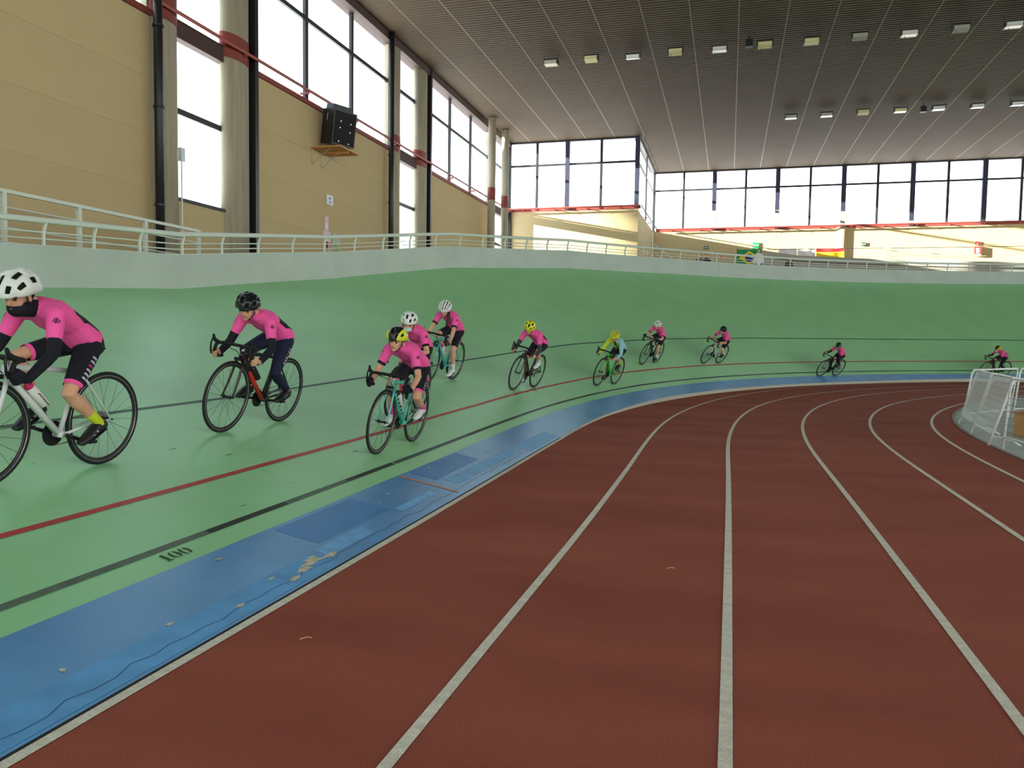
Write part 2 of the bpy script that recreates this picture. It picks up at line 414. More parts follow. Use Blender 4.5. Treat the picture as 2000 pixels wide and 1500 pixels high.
# parapet wall on the bank's top
wp = structure('wall_parapet', 'low pale green-white parapet wall along the top of the bank')
TK = .16
mb = MB()
rows = []
for s in STATIONS:
    p = bank(s, E_TOP); o_ = outward(s) * TK; z0 = Vector((0, 0, -.12)); h = Vector((0, 0, WALL_H))
    rows.append([p + z0, p + h, p + h + o_, p + o_ + z0])
mb.grid(rows).build('parapet_face', m_parapet, wp)
# gallery floor behind the parapet, out to the hall's walls
XW, YF, XR, YB, XE, YS, ROOF = -13.0, 44.8, -5.29, 54.68, 57.0, -80.0, 13.0
def to_wall(p, d):
    best = 60
    for t, ok in (((XW - p.x) / d.x if d.x < -1e-6 else -1, lambda q: True), ((XE - p.x) / d.x if d.x > 1e-6 else -1, lambda q: True),
                  ((YB - p.y) / d.y if d.y > 1e-6 else -1, lambda q: q.x > XR), ((YF - p.y) / d.y if d.y > 1e-6 else -1, lambda q: q.x <= XR),
                  ((XR - p.x) / d.x if d.x < -1e-6 else -1, lambda q: q.y > YF)):
        if t > 0 and ok(p + d * t): best = min(best, t)
    return p + d * best
rows = []
for s in STATIONS:
    p = bank(s, E_TOP) + outward(s) * TK; rows.append([p, to_wall(p, outward(s))])
gf = MB().grid(rows).build('floor_gallery', m_grey); tag(gf, 'grey gallery floor behind the parapet', kind='structure')

# railing on the parapet
rl = structure('railing', 'white tube railing with cranked posts on top of the parapet')
def rail_pt(s, h, inn): return bank(s, E_TOP) + outward(s) * (TK * .5 - inn) + Vector((0, 0, WALL_H + h))
RS = [-9 + .5 * i for i in range(170)]
MB().loft([rail_pt(s, .37, .055) for s in RS], [(.046, .036)] * len(RS), 8, ref=(0, 0, 1)).build('top_rail', m_rail, rl, smooth=True)
for h in (.10, .20, .005): MB().loft([rail_pt(s, h, 0.0 if h < .15 else .01) for s in RS], [.0125 if h > .01 else .009] * len(RS), 6).build('lower_rail', m_rail, rl, smooth=True)
post = MB()
post.loft([(0, 0, -.02), (0, 0, .19), (.055, 0, .35)], [(.035, .016)] * 3, 6, ref=(1, 0, 0))
post_me = post.mesh('rail_post', m_rail)
s_ = -8.9
while s_ < 75:
    o = link('rail_post', post_me, rl); p = rail_pt(s_, 0, 0); t = -outward(s_)
    o.matrix_world = Matrix.Translation(p) @ Matrix.Rotation(math.atan2(t.y, t.x), 4, 'Z'); s_ += .915

# ------------------------------------------------------------------ hall shell
def window(n, lo_hi, axis, pos, z0, z1, cuts, zcut, m_fr=m_frame, bar=.055, depth=.10, label=None):
    """glazed bay; axis 'y' = window in plane x=pos running along y, 'x' = plane y=pos running along x"""
    a0, a1 = lo_hi
    w = structure('window_%d' % n, label or 'tall glazed bay with dark frames')
    def B(name, u0, u1, w0, w1, m, d=depth):
        if axis == 'y': ubox(name, (pos - d / 2, u0, w0), (pos + d / 2, u1, w1), m, w)
        else: ubox(name, (u0, pos - d / 2, w0), (u1, pos + d / 2, w1), m, w)
    us = [a0] + list(cuts) + [a1]; zs = [z0] + list(zcut) + [z1]
    for c in cuts: B('mullion', c - bar, c + bar, z0, z1, m_fr)
    for z in zcut: B('transom', a0, a1, z - bar * .8, z + bar * .8, m_fr, depth * .9)
    for i in range(len(us) - 1):
        for j in range(len(zs) - 1):
            B('pane', us[i], us[i + 1], zs[j], zs[j + 1], m_glass, .012)
    return w
WN = [1]
def win(*a, **k): window(WN[0], *a, **k); WN[0] += 1

# left wall
wl = structure('wall_left', 'long tan side wall with concrete column pairs and high windows')
PER = 12.93
SILL = 8.78; RZ = 12.97
def column(y0, y1, x=XW, parent=None, bulge=.22):
    """concrete column half sunk in the wall, with a painted red band"""
    r = (y1 - y0) / 2; c = (x + .06, (y0 + y1) / 2)
    o = MB().loft([(c[0], c[1], 1.0), (c[0], c[1], RZ)], [(bulge, r)] * 2, 24, ref=(1, 0, 0)).build('column', m_conc, parent, smooth=True)
    MB().loft([(c[0], c[1], 8.72), (c[0], c[1], 9.36)], [(bulge + .012, r + .012)] * 2, 24, ref=(1, 0, 0), cap=False).build('red_band', m_redband, o, smooth=True)
    return o
for i in range(-7, 3):
    b = PER * i
    ya0, ya1, yb0, yb1 = 15.15 + b, 16.02 + b, 17.78 + b, 18.90 + b
    if i == 2: ya0, ya1, yb0, yb1 = 41.05, 42.2, 43.55, 44.6
    if i < 2: column(ya0, ya1, parent=wl); column(yb0, yb1, parent=wl)
    else: column(39.1, 39.6, -12.3, wl, .2); column(41.6, 42.05, -12.3, wl, .2)
    # drain pipe by the first column, dark jamb by the second
    if i < 2:
        p = MB().loft([(XW + .38, (ya0 + .36) * .972, 1.2), (XW + .38, (ya0 + .36) * .972, RZ)], [.10] * 2, 12).build('drain_pipe', m_pipe, wl, smooth=True)
        for z in (4.4, 6.6, 8.4): MB().loft([(XW + .38, (ya0 + .36) * .972, z), (XW + .38, (ya0 + .36) * .972, z + .05)], [.125] * 2, 12).build('pipe_clamp', m_pipe, p)
    ubox('jamb', (XW - .05, yb1 + .0, 1.2), (XW + .32, yb1 + .16, RZ), m_pipe, wl)
    # narrow tall window between the two columns
    win((ya0 + .2, yb1 - .1 if i == 2 else yb0 + .5), 'y', XW, 4.74, RZ, [], [6.86, 11.32], bar=.09, label='narrow tall window between a pair of concrete columns')
    ubox('bay_beam', (XW - .1, ya0 + .2, 8.55), (XW + .12, yb1 - .1, 8.98), m_beam, wl)
    ubox('spandrel', (XW - .12, ya0, 1.0), (XW + .10, yb1, 4.74), m_tan, wl)
    if i < 2:
        ubox('pier', (XW - .1, yb0 + .5, 4.74), (XW + .06, yb1 + .1, RZ), m_conc, wl)
    ubox('pier', (XW - .1, ya0 - .05, 4.74), (XW + .06, ya0 + .2, RZ), m_conc, wl)
    ubox('sill', (XW - .12, ya0 + .2, 4.70), (XW + .14, yb0 + .5, 4.78), m_frame, wl)
    # wide panel bay after the second column
    if i < 2:
        y0, y1 = yb1 + .12, 15.15 + b + PER + .06
        zs = [1.0, 2.3, 3.56, 4.82, 6.06, 7.32, SILL]
        for j in range(6):
            ubox('wall_panel', (XW - .14, y0, zs[j] + .004), (XW + .08, y1, zs[j + 1] - .004), m_tan, wl)
        ubox('wall_core', (XW - .16, y0, 1.0), (XW + .072, y1, SILL), m_tan, wl)
        k = (y1 - y0) / 3
        win((y0, y1), 'y', XW, SILL, RZ, [y0 + k, y0 + 2 * k], [11.34], bar=.085, label='wide three-light window above the tan side wall')
        ubox('sill_trim', (XW - .05, y0, SILL - .08), (XW + .14, y1, SILL + .06), m_redband, wl)
ubox('head_beam', (XW - .2, YS, RZ - .25), (XW + .28, YF, ROOF), m_beam, wl)
ubox('corner_jamb', (XW - .1, 44.48, 1.0), (XW + .1, YF, RZ), m_frame, wl)
# red steel guard rail standing off the wall
tr = structure('trim_1', 'red steel guide rail on brackets along the left windows')
MB().loft([(XW + .36, YS, 9.0), (XW + .36, YF - .1, 9.0)], [(.05, .035)] * 2, 8, ref=(0, 0, 1)).build('guide_rail', m_redsteel, tr)
y = 2.4 - PER
while y < 44.5:
    ubox('bracket', (XW + .05, y - .025, 8.90), (XW + .36, y + .025, 8.96), m_redsteel, tr); y += 3.22

# far walls: a nearer piece, a return and the long far wall
MB1 = MB()
wf = structure('wall_front', 'tan wall piece in the near corner of the hall under high windows')
BS = 9.02
zs = [3.0, 5.2, 7.1, BS]
for j in range(3): ubox('wall_panel', (XW, YF, zs[j] + .003), (XR + .1, YF + .25, zs[j + 1] - .003), m_tan, wf)
win((XW, -9.34), 'x', YF, BS, RZ, [-11.14], [11.63], bar=.075, label='two-light window next to the hall corner')
win((-9.34, XR), 'x', YF, BS, RZ, [-7.35], [11.63], bar=.075, label='two-light window beside the set-back far wall')
ubox('column', (-9.45, YF - .12, BS), (-9.2, YF + .1, RZ), m_frameblue, wf)
ubox('column', (XR - .13, YF - .12, BS), (XR + .12, YF + .12, RZ), m_frameblue, wf)
ubox('head_beam', (XW, YF - .1, RZ - .06), (XR, YF + .1, ROOF), m_frame, wf)
wr = structure('wall_return', 'short tan return wall joining the two far walls')
for j in range(3): ubox('wall_panel', (XR - .2, YF + .25, zs[j] + .003), (XR, YB, zs[j + 1] - .003), m_tan, wr)
win((YF, YB), 'y', XR, BS, RZ, [49.75], [11.63], bar=.09, label='glazing of the short return wall')
ubox('head_beam', (XR - .1, YF, RZ - .06), (XR + .08, YB, ROOF), m_frame, wr)
wb = structure('wall_back', 'long tan far wall under a continuous row of high windows')
x = XR; xs = [XR]
k = 0
while x < XE - 4.1: x += 4.05; xs.append(x)
xs.append(XE)
for a, b in zip(xs[:-1], xs[1:]):
    for j in range(3): ubox('wall_panel', (a + .003, YB, zs[j] + .003), (b - .003, YB + .25, zs[j + 1] - .003), m_tan, wb)
    win((a, b), 'x', YB, BS + .1, RZ, [(a + b) / 2], [11.75], bar=.075, label='two-light window of the long far wall')
    ubox('column', (b - .14, YB - .14, BS), (b + .14, YB + .1, RZ), m_frameblue, wb)
    if b < 30:
        ubox('sunlit_column_face', (b - .12, YB - .17, 9.1), (b + .12, YB - .13, 10.2 + (3 - abs(b)) * .05 if b < 8 else 9.3), mat('sunlit_column_grey', rgb(150, 142, 132), rough=.7), wb)  # sunlight on the lower column, put in as a lighter grey slab
ubox('corner_post', (XR - .05, YB - .1, BS), (XR + .12, YB + .1, RZ), m_frame, wb)
ubox('head_beam', (XR, YB - .1, RZ - .06), (XE, YB + .1, ROOF), m_frame, wb)
MB().loft([(6.86, YB + .36, 3), (6.86, YB + .36, BS - .02)], [.5] * 2, 24).build('round_pier', m_tan, wb, smooth=True)
tr2 = structure('trim_2', 'red steel guide rail under the far windows')
for a, b, yy in ((XW, XR + .25, YF - .3), (XR + .2, XE, YB - .3)):
    MB().loft([(a, yy, 9.1), (b, yy, 9.1)], [(.05, .04)] * 2, 8, ref=(0, 0, 1)).build('guide_rail', m_redsteel, tr2)
    ubox('sill_trim', (a, yy + .27, BS - .05), (b, yy + .31, BS + .08), m_redsteel, tr2)
    x = a + 1.1
    while x < min(b, 22): ubox('bracket', (x - .02, yy, 9.0), (x + .02, yy + .3, 9.05), m_redsteel, tr2); x += 1.9
MB().loft([(XR + .3, YF - .3, 9.1), (XR + .3, YB - .3, 9.1)], [.035] * 2, 8).build('guide_rail', m_frame, tr2)
for y in (46.4, 48.6, 50.8, 53): ubox('bracket', (XR, y - .02, 9.0), (XR + .3, y + .02, 9.05), m_frame, tr2)

# neighbouring building seen hazily through the low windows; it keeps the low sun off most of the side wall
nb = structure('building_outside', 'pale bluish neighbouring building outside the side windows')
m_nb = mat('pale_bluish_facade', rgb(186, 196, 222), rough=.8, var=.05, scale=.2)
ubox('facade', (-75, -160, -2), (-60, 31, 21.6), m_nb, nb)
ubox('roof_edge', (-75, -160, 21.6), (-59.7, 31.2, 22.0), mat('white_roof_edge', rgb(225, 228, 232), rough=.8), nb)
# the sides of the hall behind and to the right of the camera, unseen, their windows made larger for more daylight
we = structure('wall_right', 'tan side wall of the hall with high windows')
ubox('wall_panel', (XE, YS, 0), (XE + .25, YB, 4.8), m_tan, we)
win((YS, YB), 'y', XE, 4.8, RZ, [YS + 6 * i for i in range(1, 22)], [8.7], bar=.12, label='row of high windows of the right side wall')
wsn = structure('wall_rear', 'tan end wall of the hall with high windows')
ubox('wall_panel', (XW, YS - .25, 0), (XE, YS, 4.8), m_tan, wsn)
win((XW, XE), 'x', YS, 4.8, RZ, [XW + 6 * i for i in range(1, 11)], [8.7], bar=.12, label='row of high windows of the rear end wall')

# ceiling: slatted panels between light seams
cl = structure('ceiling', 'dark brown slatted ceiling with light seams')
xs = [XW - .3] + [1.65 * k for k in range(-7, 35)] + [XE]
RL0, RL1 = -50.0, -6.0            # unseen roof stretch behind the camera, glazed openings added to brighten the floor
m_rglass = bpy.data.materials.new('added_rooflight_glass'); m_rglass.use_nodes = True
_nt = m_rglass.node_tree; _nt.nodes.clear(); _o = _nt.nodes.new('ShaderNodeOutputMaterial'); _t = _nt.nodes.new('ShaderNodeBsdfTransparent')
_t.inputs[0].default_value = (.97, .96, .93, 1); _nt.links.new(_t.outputs[0], _o.inputs[0])
for k, (a, b) in enumerate(zip(xs[:-1], xs[1:])):
    ye = YF if b < XR + .5 else YB
    spans = [(YS, RL0), (RL1, ye)] if k % 5 in (1, 2) else [(YS, ye)]
    for y0, y1 in spans:
        MB().box((a + .012, y0, ROOF), (b - .012, y1, ROOF + .05)).build('ceiling_panel', m_ceiling, cl)
        ubox('roof_deck', (a, y0, ROOF + .06), (b, y1, ROOF + .16), m_beam, cl)
        ubox('seam', (b - .016, y0, ROOF - .004), (b + .016, y1, ROOF + .004), m_seam, cl)
    if len(spans) == 2: ubox('added_rooflight_pane', (a, RL0, ROOF + .08), (b, RL1, ROOF + .09), m_rglass, cl)
ubox('ceiling_panel', (XR - .05, YF, ROOF), (-4.96, YB, ROOF + .05), m_ceiling, cl); ubox('roof_deck', (XR - .3, YF, ROOF + .06), (-4.95, YB + .3, ROOF + .16), m_beam, cl)
# daylight portals in the window planes (guide the sampling only, give no light themselves)
def portal(loc, rot, sx, sy):
    d = bpy.data.lights.new('window_portal', 'AREA'); d.shape = 'RECTANGLE'; d.size = sx; d.size_y = sy; d.cycles.is_portal = True
    o = bpy.data.objects.new('window_portal', d); COL.objects.link(o); o.location = loc; o.rotation_euler = rot
H = math.pi / 2
portal((XW + .25, (YS + YF) / 2, (4.7 + RZ) / 2), (0, -H, 0), RZ - 4.7, YF - YS)
portal(((XW + XR) / 2, YF - .2, (BS + RZ) / 2), (-H, 0, 0), XR - XW, RZ - BS)
portal((XR + .2, (YF + YB) / 2, (BS + RZ) / 2), (0, -H, 0), RZ - BS, YB - YF)
portal(((XR + XE) / 2, YB - .2, (BS + RZ) / 2), (-H, 0, 0), XE - XR, RZ - BS)
portal((XE - .2, (YS + YB) / 2, (4.8 + RZ) / 2), (0, H, 0), RZ - 4.8, YB - YS)
portal(((XW + XE) / 2, YS + .2, (4.8 + RZ) / 2), (H, 0, 0), XE - XW, RZ - 4.8)
portal(((XW + XE) / 2, (RL0 + RL1) / 2, ROOF - .03), (0, 0, 0), XE - XW, RL1 - RL0)
#@@OBJECTS
# ------------------------------------------------------------------ riders and bicycles
m_skin = mat('skin', rgb(214, 160, 130), rough=.55, spec=.3, var=.05, scale=14)
m_pink = mat('pink_jersey', rgb(246, 92, 164), rough=.7, spec=.2, var=.07, scale=7, bump=.12, bscale=22)
m_black_cloth = mat('black_cycling_cloth', rgb(28, 28, 36), rough=.75, spec=.2, var=.1, scale=8, bump=.1, bscale=22)
m_navy_cloth = mat('navy_leg_warmers', rgb(28, 34, 56), rough=.7, spec=.2, var=.1, scale=8)
m_grey_cloth = mat('dark_grey_sleeve', rgb(58, 64, 62), rough=.75)
m_lime = mat('lime_cloth', rgb(206, 220, 40), rough=.65)
m_ice = mat('ice_blue_cloth', rgb(150, 196, 206), rough=.65)
m_white_cloth = mat('white_cloth', rgb(226, 226, 222), rough=.7)
m_white_shell = mat('white_helmet_shell', rgb(224, 226, 218), rough=.3, spec=.5)
m_black_shell = mat('black_helmet_shell', rgb(26, 30, 32), rough=.28, spec=.5)
m_yellow_shell = mat('yellow_helmet_shell', rgb(214, 218, 46), rough=.35, spec=.5)
m_green_shell = mat('green_helmet_shell', rgb(62, 160, 84), rough=.35, spec=.5)
m_liner = mat('dark_helmet_liner', rgb(20, 20, 20), rough=.9)
m_hair = mat('dark_brown_hair', rgb(52, 36, 28), rough=.6)
m_eye = mat('dark_eye', rgb(36, 26, 24), rough=.3)
m_lip = mat('lip', rgb(168, 96, 88), rough=.5)
m_sock_lime = mat('lime_sock', rgb(200, 212, 40), rough=.8)
m_sock_pink = mat('pink_sock', rgb(226, 78, 150), rough=.8)
m_sock_white = mat('white_sock', rgb(226, 226, 220), rough=.8)
m_shoe_black = mat('black_shoe', rgb(30, 30, 32), rough=.4)
m_shoe_white = mat('white_shoe', rgb(222, 222, 216), rough=.4)
m_glove_brown = mat('brown_glove', rgb(86, 52, 44), rough=.7)
m_mask_blue = mat('pale_blue_mask', rgb(178, 208, 220), rough=.8)
m_print = mat('grey_print', rgb(190, 190, 200), rough=.7)
m_print_pink = mat('pink_print', rgb(190, 50, 120), rough=.7)
m_print_dark = mat('dark_print', rgb(70, 24, 56), rough=.7)
m_tyre = mat('black_tyre', rgb(22, 24, 22), rough=.7)
m_rim = mat('black_rim', rgb(34, 34, 34), rough=.35)
m_alloy = mat('bare_alloy', rgb(170, 172, 172), rough=.3, metal=.8)
m_steel_dark = mat('dark_component', rgb(30, 30, 32), rough=.35, metal=.3)
m_tape = mat('black_bar_tape', rgb(24, 24, 24), rough=.8)

def nrm(v): return Vector(v).normalized()
def two_bone(a, b, l1, l2, pole):
    """middle joint of a two-bone limb from a to b, bent towards pole"""
    a = Vector(a); b = Vector(b); d = b - a; L = d.length
    if L > (l1 + l2) * .995: d = d * ((l1 + l2) * .995 / L); L = d.length; b = a + d
    t = d / L; x = (l1 * l1 - l2 * l2 + L * L) / (2 * L); h = math.sqrt(max(l1 * l1 - x * x, 1e-6))
    p = Vector(pole); p = (p - t * p.dot(t)).normalized()
    return a + t * x + p * h, b

R_W = .335
FA, RA = Vector((.475, 0, R_W)), Vector((-.475, 0, R_W)); BBP = Vector((-.085, 0, .268)); CRANK = .163

# shared wheel meshes
def torus(R, r, n=48, k=8, squash=1.0):
    vs = []; fs = []
    for i in range(n):
        a = 2 * math.pi * i / n
        for j in range(k):
            b = 2 * math.pi * j / k; q = R + r * math.cos(b)
            vs.append((q * math.cos(a), r * squash * math.sin(b), q * math.sin(a)))
    for i in range(n):
        for j in range(k):
            fs.append((i*k+j, i*k+(j+1) % k, ((i+1) % n)*k+(j+1) % k, ((i+1) % n)*k+j))
    return MB().add(vs, fs)
tyre_me = torus(.3225, .0130).mesh('tyre', m_tyre, True)
rim_me = torus(.300, .016, squash=.55).mesh('rim', m_rim, True)
track_me = torus(.3085, .0035, squash=3.0).mesh('brake_track', m_alloy, True)
hub_me = MB().loft([(0, -.05, 0), (0, -.034, 0), (0, -.03, 0), (0, .03, 0), (0, .034, 0), (0, .05, 0)], [.007, .02, .012, .012, .02, .007], 10).mesh('hub', m_steel_dark, True)
spoke_me = MB().loft([(0, .028, .018), (0, .002, .292)], [.0013, .0013], 4).mesh('spoke', m_steel_dark)
cass_me = MB().loft([(0, -.045, 0), (0, -.02, 0)], [.022, .048], 18).mesh('cassette', m_alloy)

def wheel(name, axle, parent, spin=0.0, rear=False):
    w = link(name, tyre_me, parent); w.location = axle
    link('rim', rim_me, w); link('brake_track', track_me, w); link('hub', hub_me, w)
    if rear: link('cassette', cass_me, w)
    n = 20
    for k in range(n):
        o = link('spoke', spoke_me, w)
        o.rotation_euler = (0, 2 * math.pi * k / n + spin, 0)
        if k % 2: o.scale = (1, -1, 1)
    return w

def bicycle(M, fr, acc, label, phi, bars_mat=None, marks=None, seatstay=None, rims=None):
    b = empty('bicycle', M); tag(b, label, 'bicycle', 'bicycles ridden round the bank')
    wheel('front_wheel', FA, b, .1); wheel('rear_wheel', RA, b, .2, True)
    f = MB()
    f.loft([(.333, 0, .752), (.352, 0, .686)], [.0195, .022], 12)                                 # head tube
    f.loft([(.335, 0, .738), (.05, 0, .715), (-.235, 0, .682)], [(.018, .015)] * 3, 10)           # top tube
    f.loft([(-.24, 0, .712), BBP], [.0155, .0175], 10)                                            # seat tube
    f.loft([BBP + Vector((0, -.036, 0)), BBP + Vector((0, .036, 0))], [.022, .022], 12)
    for sg in (-1, 1):
        f.loft([BBP + Vector((-.02, sg * .02, 0)), (-.25, sg * .035, .30), RA + Vector((0, sg * .062, 0))], [.011, .010, .008], 8)
    fo = f.build('frame', fr, b, True)
    dt = MB().loft([(.346, 0, .703), (.13, 0, .488), BBP], [(.021, .024), (.022, .026), (.022, .024)], 12).build('down_tube', fr if marks != 'accent' else acc, fo, True)
    ss = MB()
    for sg in (-1, 1): ss.loft([(-.232, sg * .012, .676), (-.27, sg * .028, .625), RA + Vector((0, sg * .062, .0))], [.009, .0085, .0075], 8)
    ss.build('seat_stay', seatstay or fr, fo, True)
    if marks:
        if marks == 'accent':
            MB().loft([(.30, 0, .657), (.21, 0, .568)], [.0255, .0275], 10).build('colour_mark', fr, fo)
        else:
            d = (BBP - Vector((.346, 0, .703))).normalized(); up = Vector((-d.z, 0, d.x))
            for k in range(7):
                for sg in (-1, 1):
                    c = Vector((.346, 0, .703)) + d * (.10 + .058 * k)
                    q = MB(); a = .020; t = Vector((0, sg * .0275, 0))
                    q.add([c + t + up * a * .7 - d * .014, c + t + up * a * .7 + d * .012, c + t - up * a * .7 + d * .016, c + t - up * a * .7 - d * .01], [(0, 1, 2, 3)]).build('letter_mark', m_tyre, fo)
    fk = MB()
    fk.loft([(.352, -.036, .682), (.352, .036, .682)], [.015, .015], 8)
    for sg in (-1, 1):
        fk.loft([(.353, sg * .034, .684), (.385, sg * .042, .57), (.425, sg * .05, .45), FA + Vector((0, sg * .054, 0))], [(.017, .011), (.016, .010), (.012, .008), (.008, .007)], 8, ref=(1, 0, 0))
    fk.build('fork', fr if marks != 'darkfork' else acc, b, True)
    MB().loft([FA + Vector((0, -.068, 0)), FA + Vector((0, .068, 0))], [.0075] * 2, 8).build('axle_skewer', m_steel_dark, b)
    MB().loft([RA + Vector((0, -.075, 0)), RA + Vector((0, .075, 0))], [.0075] * 2, 8).build('axle_skewer', m_steel_dark, b)
    MB().loft([(.333, 0, .752), (.323, 0, .79)], [.017] * 2, 10).build('spacer', m_alloy, b)
    MB().loft([(.322, 0, .782), (.372, 0, .803)], [.016, .015], 10).build('stem', bars_mat or m_steel_dark, b)
    hb = MB()
    path = lambda sg: [(.375, 0, .805), (.375, sg * .08, .805), (.376, sg * .165, .803), (.388, sg * .190, .803), (.43, sg * .198, .802), (.462, sg * .199, .785),
                       (.474, sg * .199, .748), (.462, sg * .200, .708), (.43, sg * .201, .684), (.385, sg * .203, .678), (.345, sg * .204, .680)]
    for sg in (-1, 1): hb.loft(path(sg), [.0155] * 11, 8)
    h = hb.build('handlebar', m_tape, b, True)
    for sg in (-1, 1):
        l = MB(); l.cap_loft([(.435, sg * .199, .808), (.475, sg * .200, .822), (.505, sg * .200, .845), (.515, sg * .199, .872)], [(.019, .016), (.019, .016), (.016, .014), (.012, .012)], 8)
        lo_ = l.build('brake_hood', m_tape, h, True)
        MB().loft([(.512, sg * .203, .848), (.528, sg * .206, .80), (.522, sg * .207, .74), (.505, sg * .207, .70)], [(.006, .009)] * 4, 6, ref=(1, 0, 0)).build('brake_lever', m_steel_dark, h, True)
    MB().loft([(.52, -.198, .84), (.50, -.1, .80), (.43, 0, .76), (.36, .01, .70)], [.0035] * 4, 6).build('brake_cable', m_steel_dark, b)
    MB().loft([(-.238, 0, .70), (-.272, 0, .815)], [.0138] * 2, 10).build('seatpost', m_steel_dark, b)
    sd = MB(); sd.cap_loft([(-.40, 0, .842), (-.36, 0, .846), (-.28, 0, .84), (-.20, 0, .838), (-.13, 0, .832)], [(.018, .06), (.022, .068), (.020, .045), (.016, .022), (.013, .017)], 12, ref=(0, 0, 1))
    sd.build('saddle', m_tape, b, True)
    # brakes
    MB().box((.375, -.03, .672), (.41, .03, .70)).build('front_brake', m_steel_dark, b)
    MB().box((-.30, -.03, .672), (-.265, .03, .70)).build('rear_brake', m_steel_dark, b)
    # drive train on the right-hand side
    cr = MB(); n = 24
    cr.loft([BBP + Vector((0, -.050, 0)), BBP + Vector((0, -.044, 0))], [.085] * 2, n)
    crank = cr.build('chainring', m_steel_dark, b)
    for sg, ph in ((-1, phi), (1, phi + math.pi)):
        e_ = BBP + Vector((CRANK * math.cos(ph), sg * .068, -CRANK * math.sin(ph)))
        MB().loft([BBP + Vector((0, sg * .062, 0)), e_], [(.016, .008), (.011, .007)], 8).build('crank_arm', m_steel_dark, crank)
        MB().box((e_.x - .032, min(e_.y, e_.y + sg * .075), e_.z - .009), (e_.x + .032, max(e_.y, e_.y + sg * .075), e_.z + .009)).build('pedal', m_steel_dark, crank)
    ch = MB(); c0 = BBP + Vector((0, -.047, 0)); c1 = RA + Vector((0, -.036, 0))
    ch.loft([c0 + Vector((0, 0, .085)), c1 + Vector((0, 0, .04))], [(.004, .003)] * 2, 5)
    ch.loft([c0 + Vector((0, 0, -.085)), c1 + Vector((.02, 0, -.125))], [(.004, .003)] * 2, 5)
    ch.build('chain', m_alloy, b)
    MB().loft([c1 + Vector((0, 0, -.03)), c1 + Vector((.03, -.005, -.075)), c1 + Vector((.02, 0, -.13))], [(.012, .008)] * 3, 8).build('rear_derailleur', m_steel_dark, b)
    return b

def bottle(M, body, cap, label):
    a = Vector((.235, 0, .635)); d = (BBP - Vector((.346, 0, .703))).normalized(); up = Vector((-d.z, 0, d.x))
    if up.z < 0: up = -up
    p = Vector((.346, 0, .703)) + d * .20 + up * .062
    o = empty('water_bottle', M @ Matrix.Translation(p)); tag(o, label, 'bottle', 'bottles in frame cages')
    MB().loft([d * .17, d * .165, d * .03, d * .015, Vector((0, 0, 0))], [.030, .035, .035, .033, .026], 14).build('bottle_body', body, o, True)
    MB().loft([Vector((0, 0, 0)), d * -.018, d * -.022, d * -.045], [.030, .028, .012, .010], 12).build('cap', cap, o, True)
    cg = MB(); cg.loft([d * .172 - up * .03, d * .172 + up * .036], [.003] * 2, 6)
    for sg in (-1, 1): cg.loft([d * .172 + Vector((0, sg * .036, 0)), d * .06 + Vector((0, sg * .038, 0)), d * .02 - up * .036], [.003] * 3, 6)
    cg.build('cage', m_steel_dark, o)

def helmet(parent, Mh, shell, alt=None, stripes=False, hs=1.0):
    """vented shell: ribs run front to back over a dark liner"""
    RX, RY, RZ_ = .136 * hs, .092 * hs, .108 * hs
    NA, NB = 22, 26
    def pt(a, b, k=1.0):
        # a: across (-1..1), b: front (0) to back (1)
        an = a * math.radians(96); bn = math.radians(-8) + b * math.radians(196)
        x = math.cos(bn); z = math.sin(bn)
        ca = math.cos(an); sa = math.sin(an)
        px = x * RX * (1 - .32 * abs(sa) ** 1.6); pz = z * RZ_ * ca ** .8 if ca > 0 else -.012
        py = sa * RY * (abs(z) * .45 + .62 - .10 * max(-x, 0)) if z > -.2 else sa * RY * .5
        py = math.copysign(min(abs(py), RY), py)
        if x < 0: pz -= .028 * x * x
        return Vector((px * k, py * k, max(pz, -.035) * k + .03))
    vents = set()
    for a in range(NA):
        for b in range(NB):
            if stripes:
                if a % 3 == 1 and 3 <= b <= NB - 5 and 2 < a < NA - 3: vents.add((a, b))
            else:
                c = a % 4
                if c in (1, 2) and 1 < a < NA - 2:
                    o_ = 0 if (a // 4) % 2 else 3
                    if (b + o_) % 7 in (1, 2, 3, 4) and 2 <= b <= NB - 3: vents.add((a, b))
    mb = MB(); rows = [[pt(-1 + 2 * i / NA, j / NB) for j in range(NB + 1)] for i in range(NA + 1)]
    w = NB + 1; vs = [Mh @ p for r_ in rows for p in r_]; fs = []; ms = []
    for i in range(NA):
        for j in range(NB):
            if (i, j) in vents: continue
            fs.append((i*w+j, i*w+j+1, (i+1)*w+j+1, (i+1)*w+j)); ms.append(1 if (alt and (abs(i - NA / 2 + .5) < 3.6 or (j > NB - 7 and abs(i - NA/2 + .5) < 7))) else 0)
    mb.v = [tuple(p) for p in vs]; mb.f = fs; mb.m = ms
    o = mb.build('helmet', [shell] + ([alt] if alt else []), parent, True)
    sm = o.modifiers.new('thickness', 'SOLIDIFY'); sm.thickness = .014; sm.offset = -1
    lb = MB(); lb.grid([[Mh @ pt(-1 + 2 * i / 12, j / 14, .93) for j in range(15)] for i in range(13)])
    lb.build('liner', m_liner, o, True)
    return o

